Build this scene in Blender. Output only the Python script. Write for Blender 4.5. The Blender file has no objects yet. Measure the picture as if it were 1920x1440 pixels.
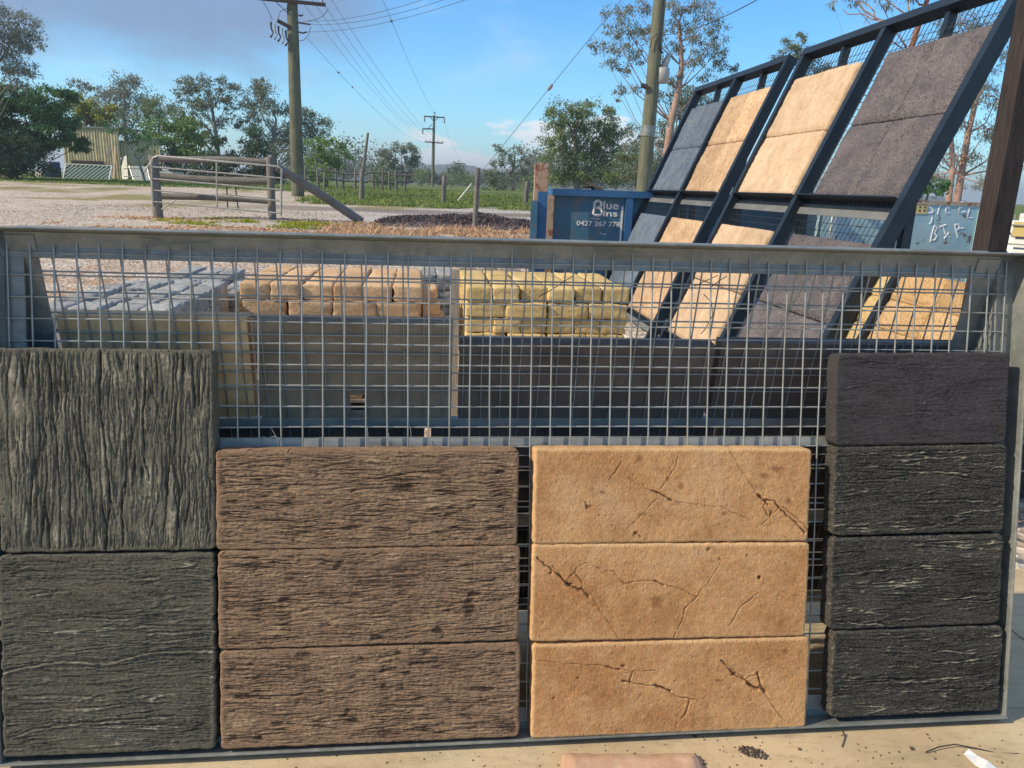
import bpy, bmesh, math, random
import numpy as np
from math import sin, cos, tan, radians, pi, sqrt, atan2
from mathutils import Matrix, Vector

SC = bpy.context.scene
COL = SC.collection
# ------------------------------------------------------------------ camera
F_PX, PITCH, ROLL, CAM_H = 1432.4, 0.25265, 0.03428, 1.345      # focal length in pixels of a 1920 px wide frame
CF = np.array([0, cos(PITCH), -sin(PITCH)]); CU0 = np.array([0, sin(PITCH), cos(PITCH)]); CR0 = np.array([1., 0, 0])
CR = CR0*cos(ROLL) + CU0*sin(ROLL); CU = -CR0*sin(ROLL) + CU0*cos(ROLL)
CAM = np.array([0, 0, CAM_H])
cam_d = bpy.data.cameras.new('camera'); cam_d.sensor_fit = 'HORIZONTAL'; cam_d.sensor_width = 36.0
cam_d.lens = 36.0*F_PX/1920; cam_d.clip_start = 0.05; cam_d.clip_end = 6000
cam = bpy.data.objects.new('camera', cam_d); COL.objects.link(cam)
cam.matrix_world = Matrix(((CR[0], CU[0], -CF[0], 0), (CR[1], CU[1], -CF[1], 0), (CR[2], CU[2], -CF[2], CAM_H), (0, 0, 0, 1)))
SC.camera = cam
# ------------------------------------------------------------------ sky and sun
SUN_DIR = np.array([-0.76, -0.25, 0.60]); SUN_DIR /= np.linalg.norm(SUN_DIR)      # towards the sun
SKY_STRENGTH, SUN_STRENGTH, EXPOSURE = 0.092, 2.7, 0.95
W = bpy.data.worlds.new('World'); SC.world = W; W.use_nodes = True
wn, wl = W.node_tree.nodes, W.node_tree.links
wn.clear()
def wnode(t, **kw):
    nd = wn.new(t)
    for k, v in kw.items(): setattr(nd, k, v)
    return nd
def wmath(op, a, b=None, c=None, clamp=False):
    nd = wn.new('ShaderNodeMath'); nd.operation = op; nd.use_clamp = clamp
    for i, v in enumerate((a, b, c)):
        if v is None: continue
        if isinstance(v, (int, float)): nd.inputs[i].default_value = v
        else: wl.new(v, nd.inputs[i])
    return nd.outputs[0]
def wstep(v, lo, hi):
    nd = wn.new('ShaderNodeMapRange'); nd.interpolation_type = 'SMOOTHSTEP'
    nd.inputs[1].default_value = lo; nd.inputs[2].default_value = hi
    wl.new(v, nd.inputs[0]); return nd.outputs[0]
sky = wnode('ShaderNodeTexSky', sky_type='NISHITA', sun_disc=False)
sky.sun_elevation = math.asin(SUN_DIR[2]); sky.sun_rotation = atan2(SUN_DIR[0], SUN_DIR[1])
sky.altitude = 50; sky.air_density = 1.0; sky.dust_density = 0.15; sky.ozone_density = 1.2
tc = wnode('ShaderNodeTexCoord'); sep = wnode('ShaderNodeSeparateXYZ'); wl.new(tc.outputs['Generated'], sep.inputs[0])
az = wmath('ARCTAN2', sep.outputs[0], sep.outputs[1]); el = wmath('ARCSINE', sep.outputs[2])
comb = wnode('ShaderNodeCombineXYZ'); wl.new(az, comb.inputs[0]); wl.new(wmath('MULTIPLY', el, 2.2), comb.inputs[1])
def wnoise(scale, detail=6, rough=0.55, off=0.0):
    mp = wnode('ShaderNodeMapping'); mp.inputs['Location'].default_value = (off, off*1.7, off*0.6)
    wl.new(comb.outputs[0], mp.inputs[0])
    nz = wnode('ShaderNodeTexNoise'); nz.inputs['Scale'].default_value = scale; nz.inputs['Detail'].default_value = detail
    nz.inputs['Roughness'].default_value = rough; wl.new(mp.outputs[0], nz.inputs['Vector']); return nz.outputs['Fac']
n1 = wnoise(3.2, 7, 0.55, 3.1)
# grey stratocumulus deck at the left; its unseen back and broken overhead parts are added as fill
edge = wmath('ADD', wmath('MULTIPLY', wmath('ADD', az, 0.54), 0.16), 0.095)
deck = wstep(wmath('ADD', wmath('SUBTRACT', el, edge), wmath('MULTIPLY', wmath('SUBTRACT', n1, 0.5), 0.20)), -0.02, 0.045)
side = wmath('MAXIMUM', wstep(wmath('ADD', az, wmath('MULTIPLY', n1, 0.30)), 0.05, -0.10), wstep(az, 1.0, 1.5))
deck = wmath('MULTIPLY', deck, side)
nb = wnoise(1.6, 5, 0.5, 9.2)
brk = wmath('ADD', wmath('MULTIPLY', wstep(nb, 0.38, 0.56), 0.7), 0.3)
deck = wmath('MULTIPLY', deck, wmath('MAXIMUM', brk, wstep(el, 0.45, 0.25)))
# low white cumulus along the horizon ahead
n2 = wnoise(11.0, 7, 0.5, 1.3)
cu_h = wmath('SUBTRACT', wmath('ADD', wmath('MULTIPLY', n2, 0.22), -0.042), el)
band = wmath('MULTIPLY', wstep(az, -0.16, -0.11), wstep(az, 0.34, 0.12))
cum = wmath('MULTIPLY', wstep(cu_h, -0.004, 0.012), band)
n3 = wnoise(5.0, 5, 0.6, 7.7)
wisp = wmath('MULTIPLY', wmath('MULTIPLY', wstep(n3, 0.5, 0.75), 0.4), wstep(el, 0.5, 0.02))
def wmix(fac, a, colb):
    mx = wnode('ShaderNodeMix', data_type='RGBA'); wl.new(fac, mx.inputs['Factor']); wl.new(a, mx.inputs['A'])
    if isinstance(colb, tuple): mx.inputs['B'].default_value = colb
    else: wl.new(colb, mx.inputs['B'])
    return mx.outputs['Result']
hs = wnode('ShaderNodeHueSaturation'); hs.inputs['Saturation'].default_value = 1.12; hs.inputs['Value'].default_value = 1.0; hs.inputs['Hue'].default_value = 0.488
wl.new(sky.outputs[0], hs.inputs['Color'])
tintc = wnode('ShaderNodeMix', data_type='RGBA'); tintc.blend_type = 'MULTIPLY'; tintc.inputs['Factor'].default_value = 1.0
wl.new(hs.outputs[0], tintc.inputs['A']); lowc = wnode('ShaderNodeMix', data_type='RGBA'); wl.new(wstep(el, 0.0, 0.28), lowc.inputs['Factor']); lowc.inputs['A'].default_value = (0.56, 0.95, 1.18, 1); lowc.inputs['B'].default_value = (0.37, 0.80, 1.20, 1); wl.new(lowc.outputs['Result'], tintc.inputs['B'])
c = wmix(wisp, tintc.outputs['Result'], (4.2, 5.2, 6.2, 1))
dcol = wmix(wmath('MULTIPLY', wstep(el, 0.22, 0.7), 0.8), wmix(wmath('ADD', wmath('MULTIPLY', wstep(n1, 0.25, 0.6), 0.3), 0.7), c, (1.25, 1.85, 3.05, 1)), (3.0, 3.25, 3.6, 1))  # deck turns paler overhead, out of view, added as neutral fill light
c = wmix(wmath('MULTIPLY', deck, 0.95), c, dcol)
c = wmix(wmath('MULTIPLY', cum, 0.9), c, (6.4, 6.6, 6.9, 1))
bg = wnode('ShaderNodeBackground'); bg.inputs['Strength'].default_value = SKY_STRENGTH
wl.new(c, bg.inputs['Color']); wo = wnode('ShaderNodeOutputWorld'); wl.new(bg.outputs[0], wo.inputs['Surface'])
sd = bpy.data.lights.new('sun', 'SUN'); sd.energy = SUN_STRENGTH; sd.angle = radians(0.6); sd.color = (1.0, 0.86, 0.64)
so = bpy.data.objects.new('sun', sd); COL.objects.link(so)
so.rotation_euler = Vector(SUN_DIR).to_track_quat('Z', 'Y').to_euler(); so.location = (-20, 10, 20)
SC.view_settings.view_transform = 'Standard'; SC.view_settings.look = 'None'
SC.view_settings.exposure = EXPOSURE; SC.view_settings.gamma = 1.0; SC.view_settings.use_curve_mapping = False
SC.cycles.max_bounces = 8; SC.cycles.transparent_max_bounces = 8

# ------------------------------------------------------------------ geometry helpers
PSI, ALPHA, BETA = 0.115734, 0.184506, 0.187021
HX = np.array([cos(PSI), sin(PSI), 0.]); NX_ = np.array([-sin(PSI), cos(PSI), 0.]); ZZ = np.array([0, 0, 1.])   # the yard's own axes
def site(a, b, z=0.0): return a*HX + b*NX_ + z*ZZ
def ray(px, py):
    d = CF*F_PX + CR*(px-960) - CU*(py-720); return d/np.linalg.norm(d)
def at_y(px, py, Y):
    d = ray(px, py); return CAM + d*(Y/d[1])
def at_b(px, py, b):
    d = ray(px, py); return CAM + d*(b/(d@NX_))
TY = [-50, 9, 20, 30, 40, 50, 70, 120, 300, 3000]; TZ = [0, 0, 0.25, 0.42, 0.72, 0.86, 0.95, 0.95, 0.95, 0.95]
def terrain(x, y): return np.interp(y, TY, TZ) + 0.06*np.clip((-x-6)/12, 0, 1)*np.clip((y-30)/20, 0, 1)
def ground_hit(px, py):
    d = ray(px, py); lo = 0.5; hi = 0.5
    while hi < 1500:
        p = CAM+d*hi
        if p[2] < terrain(p[0], p[1]): break
        lo = hi; hi *= 1.03
    for _ in range(30):
        m = (lo+hi)/2; p = CAM+d*m
        if p[2] < terrain(p[0], p[1]): hi = m
        else: lo = m
    return CAM+d*hi
def on_ground(px, Y):
    p = at_y(px, 345, Y); return np.array([p[0], Y, float(terrain(p[0], Y))])
def mat4(x, y, z, o): return Matrix(((x[0], y[0], z[0], o[0]), (x[1], y[1], z[1], o[1]), (x[2], y[2], z[2], o[2]), (0, 0, 0, 1)))
I4 = Matrix.Identity(4)
def tag(o, label=None, cat=None, group=None, kind=None):
    if label: o['label'] = label
    if cat: o['category'] = cat
    if group: o['group'] = group
    if kind: o['kind'] = kind
    return o
def thing(name, label, cat, loc=(0, 0, 0), group=None):
    o = bpy.data.objects.new(name, None); COL.objects.link(o); o.location = Vector([float(v) for v in loc]); o.empty_display_size = 0.2
    return tag(o, label, cat, group)
def link(name, me, M=I4, parent=None):
    o = bpy.data.objects.new(name, me); COL.objects.link(o)
    if parent is not None:
        o.parent = parent
        root = parent
        base = Matrix.Translation(root.location) if root.parent is None else (Matrix.Translation(root.parent.location) @ root.matrix_basis)
        if root.parent is None and root.type == 'MESH': base = root.matrix_basis.copy()
        o.matrix_local = base.inverted() @ M
    else: o.matrix_basis = M
    return o
class MB:
    def __init__(s): s.v = []; s.f = []; s.sm = []
    def add(s, vs, fs, smooth=False):
        o = len(s.v); s.v += [tuple(float(c) for c in p) for p in vs]
        for f in fs: s.f.append(tuple(i+o for i in f)); s.sm.append(smooth)
    def box(s, lo, hi, M=None):
        x0, y0, z0 = lo; x1, y1, z1 = hi
        vs = [(x0,y0,z0),(x1,y0,z0),(x1,y1,z0),(x0,y1,z0),(x0,y0,z1),(x1,y0,z1),(x1,y1,z1),(x0,y1,z1)]
        if M is not None: vs = [tuple(M @ Vector(p)) for p in vs]
        s.add(vs, [(3,2,1,0),(4,5,6,7),(0,1,5,4),(1,2,6,5),(2,3,7,6),(3,0,4,7)]); return s
    def beam(s, p0, p1, w, h, up=(0, 0, 1)):
        p0 = Vector([float(c) for c in p0]); p1 = Vector([float(c) for c in p1]); d = p1-p0; L = d.length; d.normalize()
        u = Vector([float(c) for c in up]); sd_ = d.cross(u)
        if sd_.length < 1e-4: sd_ = d.cross(Vector((1, 0, 0)))
        sd_.normalize(); u = sd_.cross(d)
        M = Matrix(((sd_[0], d[0], u[0], p0[0]), (sd_[1], d[1], u[1], p0[1]), (sd_[2], d[2], u[2], p0[2]), (0, 0, 0, 1)))
        return s.box((-w/2, 0, -h/2), (w/2, L, h/2), M)
    def prism(s, prof, x0, x1, M=None):      # profile (y,z) swept along x
        n = len(prof); vs = [(x0, y, z) for y, z in prof]+[(x1, y, z) for y, z in prof]
        if M is not None: vs = [tuple(M @ Vector(p)) for p in vs]
        s.add(vs, [tuple(range(n))[::-1], tuple(range(n, 2*n))]+[(i, (i+1) % n, n+(i+1) % n, n+i) for i in range(n)]); return s
    def tube(s, pts, r, n=6, cap=True):
        P = [np.array(p, float) for p in pts]; rs = r if isinstance(r, (list, tuple, np.ndarray)) else [r]*len(P)
        vs = []; prev = None
        for i, p in enumerate(P):
            d = P[min(i+1, len(P)-1)]-P[max(i-1, 0)]; d = d/(np.linalg.norm(d)+1e-12)
            if prev is None:
                a = np.array([0, 0, 1.]) if abs(d[2]) < 0.9 else np.array([1., 0, 0])
            else: a = prev
            u = a-d*(a@d); u /= np.linalg.norm(u)+1e-12; w = np.cross(d, u); prev = u
            for k in range(n):
                t = 2*pi*k/n; vs.append(p+rs[i]*(u*cos(t)+w*sin(t)))
        fs = [(i*n+k, i*n+(k+1) % n, (i+1)*n+(k+1) % n, (i+1)*n+k) for i in range(len(P)-1) for k in range(n)]
        s.add(vs, fs, True)
        if cap:
            m = len(P); s.add([vs[k] for k in range(n)], [tuple(range(n))[::-1]]); s.add([vs[(m-1)*n+k] for k in range(n)], [tuple(range(n))])
        return s
    def mesh(s, name, mat):
        me = bpy.data.meshes.new(name); me.from_pydata(s.v, [], s.f)
        me.polygons.foreach_set('use_smooth', s.sm); me.materials.append(mat); me.update(); return me
    def build(s, name, mat, parent=None, M=I4): return link(name, s.mesh(name, mat), M, parent)
def np_mesh(name, V, Fq, mat, smooth=False, attrs=None):
    me = bpy.data.meshes.new(name); V = np.asarray(V, np.float32); Fq = np.asarray(Fq, np.int32); k = Fq.shape[1]
    me.vertices.add(len(V)); me.vertices.foreach_set('co', V.ravel())
    me.loops.add(Fq.size); me.loops.foreach_set('vertex_index', Fq.ravel())
    me.polygons.add(len(Fq)); me.polygons.foreach_set('loop_start', np.arange(0, Fq.size, k, dtype=np.int32))
    me.polygons.foreach_set('loop_total', np.full(len(Fq), k, np.int32))
    me.polygons.foreach_set('use_smooth', np.full(len(Fq), smooth))
    for n_, a in (attrs or {}).items():
        at = me.attributes.new(n_, 'FLOAT', 'POINT'); at.data.foreach_set('value', np.asarray(a, np.float32))
    me.materials.append(mat); me.update(calc_edges=True); me.validate(); return me
# numpy gradient noise
_rs = np.random.RandomState(11); _perm = np.concatenate([_rs.permutation(512)]*3); _ga = _rs.rand(512)*2*pi; _gx, _gy = np.cos(_ga), np.sin(_ga)
def perlin(x, y, seed=0):
    x = np.asarray(x, float)+seed*17.31; y = np.asarray(y, float)+seed*9.77
    xi = np.floor(x).astype(int); yi = np.floor(y).astype(int); xf = x-xi; yf = y-yi
    u = xf*xf*xf*(xf*(xf*6-15)+10); v = yf*yf*yf*(yf*(yf*6-15)+10)
    def g(i, j):
        h = _perm[(_perm[i & 511]+j) & 511]; return h
    def dt(i, j, dx, dy): h = g(i, j); return _gx[h]*dx+_gy[h]*dy
    a = dt(xi, yi, xf, yf); b = dt(xi+1, yi, xf-1, yf); c_ = dt(xi, yi+1, xf, yf-1); d = dt(xi+1, yi+1, xf-1, yf-1)
    return 1.5*((a+(b-a)*u)+((c_+(d-c_)*u)-(a+(b-a)*u))*v)
def fbm(x, y, o=4, seed=0, gain=0.5):
    r = 0; a = 1; 
    for i in range(o): r = r+a*perlin(x*2**i, y*2**i, seed+i*3); a *= gain
    return r
def sstep(v, lo, hi):
    t = np.clip((v-lo)/(hi-lo), 0, 1); return t*t*(3-2*t)

# ------------------------------------------------------------------ materials
class NT:
    def __init__(s, name, rough=0.8, metal=0.0, spec=None):
        s.m = bpy.data.materials.new(name); s.m.use_nodes = True; s.n = s.m.node_tree.nodes; s.l = s.m.node_tree.links
        s.b = s.n['Principled BSDF']; s.b.inputs['Roughness'].default_value = rough; s.b.inputs['Metallic'].default_value = metal
        if spec is not None: s.b.inputs['Specular IOR Level'].default_value = spec
        s.tc = s.n.new('ShaderNodeTexCoord'); s._oi = None
    def coords(s, scale=(1, 1, 1), rnd=False, kind='Object'):
        mp = s.n.new('ShaderNodeMapping'); mp.inputs['Scale'].default_value = scale; s.l.new(s.tc.outputs[kind], mp.inputs[0])
        if rnd:
            if s._oi is None: s._oi = s.n.new('ShaderNodeObjectInfo')
            cb = s.n.new('ShaderNodeMath'); cb.operation = 'MULTIPLY'; cb.inputs[1].default_value = 37.0
            s.l.new(s._oi.outputs['Random'], cb.inputs[0]); s.l.new(cb.outputs[0], mp.inputs['Location'])
        return mp.outputs[0]
    def noise(s, scale, detail=4, rough=0.55, stretch=(1, 1, 1), rnd=False, dist=0.0, kind='Object'):
        nz = s.n.new('ShaderNodeTexNoise'); nz.inputs['Scale'].default_value = scale; nz.inputs['Detail'].default_value = detail
        nz.inputs['Roughness'].default_value = rough; nz.inputs['Distortion'].default_value = dist
        s.l.new(s.coords(stretch, rnd, kind), nz.inputs['Vector']); return nz.outputs['Fac']
    def voro(s, scale, feature='F1', stretch=(1, 1, 1), out='Distance'):
        v = s.n.new('ShaderNodeTexVoronoi'); v.feature = feature; v.inputs['Scale'].default_value = scale
        s.l.new(s.coords(stretch), v.inputs['Vector']); return v.outputs[out]
    def attr(s, name):
        a = s.n.new('ShaderNodeAttribute'); a.attribute_name = name; return a.outputs['Fac']
    def rand(s):
        if s._oi is None: s._oi = s.n.new('ShaderNodeObjectInfo')
        return s._oi.outputs['Random']
    def ramp(s, fac, lo, hi):
        mr = s.n.new('ShaderNodeMapRange'); mr.interpolation_type = 'SMOOTHSTEP'; mr.inputs[1].default_value = lo; mr.inputs[2].default_value = hi
        s.l.new(fac, mr.inputs[0]); return mr.outputs[0]
    def math(s, op, a, b=None):
        nd = s.n.new('ShaderNodeMath'); nd.operation = op
        for i, v in enumerate((a, b)):
            if v is None: continue
            if isinstance(v, (int, float)): nd.inputs[i].default_value = v
            else: s.l.new(v, nd.inputs[i])
        return nd.outputs[0]
    def mix(s, fac, a, b, blend='MIX'):
        mx = s.n.new('ShaderNodeMix'); mx.data_type = 'RGBA'; mx.blend_type = blend
        if isinstance(fac, (int, float)): mx.inputs['Factor'].default_value = fac
        else: s.l.new(fac, mx.inputs['Factor'])
        for k, v in (('A', a), ('B', b)):
            if isinstance(v, (tuple, list)): mx.inputs[k].default_value = tuple(v)[:3]+(1,)
            else: s.l.new(v, mx.inputs[k])
        return mx.outputs['Result']
    def color(s, c):
        if isinstance(c, (tuple, list)): s.b.inputs['Base Color'].default_value = tuple(c)[:3]+(1,)
        else: s.l.new(c, s.b.inputs['Base Color'])
        return s
    def bump(s, h, dist=0.002, strength=1.0):
        b = s.n.new('ShaderNodeBump'); b.inputs['Distance'].default_value = dist; b.inputs['Strength'].default_value = strength
        s.l.new(h, b.inputs['Height'])
        if s.b.inputs['Normal'].is_linked: s.l.new(s.b.inputs['Normal'].links[0].from_socket, b.inputs['Normal'])
        s.l.new(b.outputs[0], s.b.inputs['Normal']); return s
    def rough(s, f): s.l.new(f, s.b.inputs['Roughness']); return s
def simple(name, c1, c2, scale=6.0, rough=0.8, metal=0.0, bump=0.0, bscale=None, stretch=(1, 1, 1), rnd=True, lo=0.35, hi=0.65, spec=None):
    t = NT(name, rough, metal, spec); n = t.noise(scale, 5, 0.6, stretch, rnd); t.color(t.mix(t.ramp(n, lo, hi), c1, c2))
    if bump: t.bump(t.noise(bscale or scale*4, 4, 0.6, stretch, rnd), bump)
    return t.m
def woodblock_mat(name, recess, face, ridge, tint, fine=260, blotch=7.0, hl=0.72, st=(0.10, 1, 1), k=(1, 1, 1)):
    recess, face, ridge, tint = [tuple(a*b for a, b in zip(c_, k)) for c_ in (recess, face, ridge, tint)]
    t = NT(name, 0.88, 0, 0.25); h = t.attr('h')
    c = t.mix(t.ramp(h, 0.05, 0.62), tuple(0.6*q for q in recess), face)
    c = t.mix(t.math('MULTIPLY', t.ramp(h, hl, 0.92), t.ramp(t.noise(18, 4, 0.6, rnd=True), 0.38, 0.62)), c, ridge)
    c = t.mix(t.math('MULTIPLY', t.ramp(t.noise(blotch, 5, 0.6, rnd=True), 0.45, 0.72), 0.65), c, tint)
    c = t.mix(t.math('MULTIPLY', t.ramp(t.noise(fine, 3, 0.7), 0.5, 0.75), 0.35), c, ridge)
    gr = t.noise(150, 5, 0.72, st); gr2 = t.noise(420, 4, 0.7, tuple(min(1, 2*q) for q in st))
    c = t.mix(t.math('MULTIPLY', t.ramp(gr, 0.50, 0.36), 0.55), c, tuple(0.55*q for q in recess)); c = t.mix(t.math('MULTIPLY', t.ramp(gr2, 0.55, 0.72), 0.5), c, ridge)
    t.color(c); t.bump(gr, 0.006, 0.9); t.bump(gr2, 0.002, 0.8); t.bump(t.noise(fine, 4, 0.7), 0.0016, 0.9); t.bump(t.noise(fine*0.32, 4, 0.7, rnd=True), 0.003, 0.6); return t.m
M_left = woodblock_mat('charcoal_timber_concrete', (0.055, 0.053, 0.045), (0.13, 0.127, 0.108), (0.36, 0.34, 0.28), (0.10, 0.095, 0.085), st=(1, 0.10, 1), k=(1.2, 1.14, 1.02))
M_left2 = woodblock_mat('olive_charcoal_timber_concrete', (0.07, 0.068, 0.056), (0.115, 0.112, 0.094), (0.46, 0.43, 0.37), (0.10, 0.10, 0.085), hl=0.66, k=(1.12, 1.07, 0.98))
M_brown = woodblock_mat('brown_timber_concrete', (0.095, 0.058, 0.042), (0.265, 0.175, 0.118), (0.44, 0.325, 0.215), (0.185, 0.115, 0.085), k=(1.28, 1.24, 1.14))
M_dark = woodblock_mat('black_timber_concrete', (0.018, 0.019, 0.021), (0.042, 0.044, 0.048), (0.34, 0.325, 0.29), (0.033, 0.033, 0.035), hl=0.60, k=(1.45, 1.32, 1.08))
M_purple = woodblock_mat('purple_black_timber_concrete', (0.03, 0.026, 0.032), (0.055, 0.05, 0.06), (0.20, 0.185, 0.19), (0.05, 0.045, 0.045), hl=0.80, k=(1.12, 1.12, 1.0))
def tan_mat():
    t = NT('tan_cracked_concrete', 0.85, 0, 0.25); h = t.attr('h'); st = t.attr('stain'); ed = t.attr('edge')
    base = t.mix(t.ramp(t.noise(5.0, 6, 0.65, rnd=True), 0.36, 0.66), (0.65, 0.365, 0.165), (0.50, 0.24, 0.095))
    base = t.mix(t.math('MULTIPLY', t.ramp(t.noise(120, 4, 0.75), 0.48, 0.72), 0.4), base, (0.80, 0.53, 0.27))
    base = t.mix(t.math('MULTIPLY', t.ramp(t.noise(45, 4, 0.7, rnd=True), 0.48, 0.72), 0.6), base, (0.40, 0.185, 0.07))
    base = t.mix(t.math('MULTIPLY', t.ramp(t.noise(9, 6, 0.7, rnd=True), 0.50, 0.72), 0.65), base, (0.36, 0.17, 0.065)); base = t.mix(t.math('MULTIPLY', t.ramp(t.noise(4, 5, 0.65, rnd=True, dist=0.5), 0.55, 0.75), 0.5), base, (0.70, 0.49, 0.29))
    base = t.mix(t.math('MULTIPLY', ed, 0.5), base, (0.74, 0.50, 0.26))
    base = t.mix(st, base, (0.25, 0.105, 0.038)); base = t.mix(t.ramp(h, 0.7, 0.15), base, (0.25, 0.11, 0.04))
    vs = t.noise(210, 4, 0.75, (1, 0.55, 1)); base = t.mix(t.math('MULTIPLY', t.ramp(vs, 0.44, 0.30), 0.75), base, (0.33, 0.15, 0.055)); base = t.mix(t.math('MULTIPLY', t.ramp(vs, 0.56, 0.70), 0.6), base, (0.86, 0.60, 0.33))
    t.color(base); t.bump(t.noise(300, 4, 0.7), 0.0016, 1.0); t.bump(vs, 0.0025, 0.8); t.bump(t.noise(70, 4, 0.6), 0.0025, 0.7); return t.m
M_tan = tan_mat()
def galv(name, c1, c2, metal=0.45, rough=0.5):
    t = NT(name, rough, metal); n = t.noise(9, 6, 0.65, (1, 1, 1)); n2 = t.noise(60, 3, 0.6)
    col = t.mix(t.ramp(n, 0.35, 0.65), c1, c2); col = t.mix(t.math('MULTIPLY', t.ramp(n2, 0.5, 0.8), 0.35), col, (0.42, 0.42, 0.38))
    sk_ = t.noise(14, 5, 0.7, (0.12, 1, 1), True); col = t.mix(t.math('MULTIPLY', t.ramp(sk_, 0.54, 0.74), 0.55), col, tuple(0.45*q for q in c1)); col = t.mix(t.math('MULTIPLY', t.ramp(t.noise(5, 6, 0.7, (1, 1, 1), True), 0.56, 0.74), 0.5), col, (0.40, 0.39, 0.34))
    t.color(col); t.bump(n2, 0.0006, 0.6); t.rough(t.ramp(t.noise(20, 3), -0.2, 1.3)); return t.m
M_galv = galv('weathered_galvanised_steel', (0.165, 0.178, 0.17), (0.255, 0.265, 0.25), 0.15, 0.55)
M_galv2 = galv('brighter_galvanised_rail', (0.30, 0.305, 0.28), (0.42, 0.42, 0.385), 0.15, 0.5)
M_wire = galv('galvanised_wire', (0.30, 0.31, 0.295), (0.40, 0.41, 0.39), 0.3, 0.5)
def rust_wire():
    nt = M_wire.node_tree; b = nt.nodes['Principled BSDF']; src = b.inputs['Base Color'].links[0].from_socket; t = nt.nodes.new('ShaderNodeTexNoise'); t.inputs['Scale'].default_value = 7; t.inputs['Detail'].default_value = 5; g = nt.nodes.new('ShaderNodeNewGeometry'); nt.links.new(g.outputs['Position'], t.inputs['Vector'])
    mr = nt.nodes.new('ShaderNodeMapRange'); mr.inputs[1].default_value = 0.55; mr.inputs[2].default_value = 0.75; mr.inputs[4].default_value = 0.6; nt.links.new(t.outputs['Fac'], mr.inputs[0]); mx = nt.nodes.new('ShaderNodeMix'); mx.data_type = 'RGBA'; nt.links.new(mr.outputs[0], mx.inputs['Factor']); nt.links.new(src, mx.inputs['A']); mx.inputs['B'].default_value = (0.17, 0.125, 0.09, 1); nt.links.new(mx.outputs['Result'], b.inputs['Base Color'])
rust_wire()
M_rack = simple('dark_blue_painted_steel', (0.005, 0.013, 0.024), (0.010, 0.022, 0.038), 8, 0.5, 0.0, 0.0006, 60)
M_plate = simple('grey_primer_steel', (0.12, 0.125, 0.13), (0.17, 0.175, 0.175), 6, 0.6)
M_rackwire = simple('dark_mesh_wire', (0.03, 0.035, 0.04), (0.06, 0.065, 0.065), 8, 0.5, 0.2)
M_conc = simple('back_of_concrete_slab_grey', (0.22, 0.17, 0.115), (0.33, 0.26, 0.18), 7, 0.9, 0, 0.002, 40)
M_concd = simple('back_of_concrete_slab_charcoal', (0.115, 0.088, 0.072), (0.18, 0.14, 0.115), 6, 0.9, 0, 0.002, 40)
M_concy = simple('back_of_concrete_slab_ochre', (0.60, 0.36, 0.16), (0.80, 0.53, 0.28), 9, 0.9, 0, 0.003, 35)
def stone(name, c1, c2, c3, bscale=30, bd=0.004, mottle=0.6):
    t = NT(name, 0.85, 0, 0.3); c = t.mix(t.ramp(t.noise(6, 5, 0.65, rnd=True), 0.35, 0.65), c1, c2)
    c = t.mix(t.math('MULTIPLY', t.ramp(t.noise(bscale*1.5, 5, 0.7, rnd=True), 0.45, 0.66), mottle), c, c3)  # mottled third tone; on the grey rack slabs it paints in shade of pits
    v = t.n.new('ShaderNodeHueSaturation'); t.l.new(c, v.inputs['Color']); t.l.new(t.math('ADD', t.math('MULTIPLY', t.rand(), 0.3), 0.85), v.inputs['Value'])
    t.color(v.outputs[0]); t.bump(t.noise(bscale, 5, 0.65, rnd=True), bd, 0.8); return t.m
M_tanblk = stone('tan_pressed_block', (0.55, 0.35, 0.185), (0.66, 0.46, 0.27), (0.40, 0.22, 0.10), 40, 0.006)
M_yelblk = stone('yellow_sandstone_block', (0.60, 0.43, 0.17), (0.68, 0.50, 0.23), (0.46, 0.30, 0.10), 40, 0.006)
M_greyblk = stone('slate_grey_block', (0.30, 0.30, 0.29), (0.42, 0.42, 0.405), (0.14, 0.145, 0.145), 36, 0.006)
M_brnblk = stone('brown_grey_block', (0.16, 0.13, 0.11), (0.24, 0.20, 0.17), (0.10, 0.08, 0.07))
M_sl_grey = stone('grey_purple_exfoliated_slab', (0.13, 0.118, 0.128), (0.20, 0.178, 0.18), (0.05, 0.045, 0.06), 55, 0.02, 0.9)
M_sl_blue = stone('blue_grey_slab', (0.07, 0.11, 0.18), (0.115, 0.16, 0.225), (0.22, 0.21, 0.19), 40, 0.012, 0.8)
M_sl_tan = stone('sandy_tan_slab', (0.46, 0.305, 0.18), (0.58, 0.41, 0.26), (0.24, 0.135, 0.08), 18, 0.012, 0.5)
M_sl_cream = stone('cream_tan_slab', (0.50, 0.36, 0.235), (0.60, 0.445, 0.30), (0.31, 0.20, 0.12), 16, 0.010, 0.45)
M_sl_yel = stone('yellow_gravel_slab', (0.62, 0.48, 0.25), (0.54, 0.39, 0.18), (0.36, 0.22, 0.08), 60, 0.015, 0.8)
M_sl_or = stone('orange_gravel_slab', (0.58, 0.40, 0.21), (0.50, 0.32, 0.15), (0.28, 0.15, 0.06), 60, 0.015, 0.8)
def timber(name, c1, c2, scale=5, st=(6, 6, 0.5), rough=0.85, bump=0.004):
    t = NT(name, rough, 0, 0.25); n = t.noise(scale*3, 6, 0.65, st, True); c = t.mix(t.ramp(n, 0.32, 0.68), c1, c2)
    c = t.mix(t.math('MULTIPLY', t.ramp(t.noise(scale*0.7, 4, 0.6, rnd=True), 0.45, 0.7), 0.5), c, tuple(0.6*v for v in c1)); t.color(c); t.bump(n, bump, 0.9); return t.m
M_post = timber('dark_stained_timber', (0.028, 0.022, 0.022), (0.055, 0.044, 0.042))
M_wpost = timber('weathered_grey_timber', (0.13, 0.115, 0.10), (0.27, 0.245, 0.215))
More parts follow.
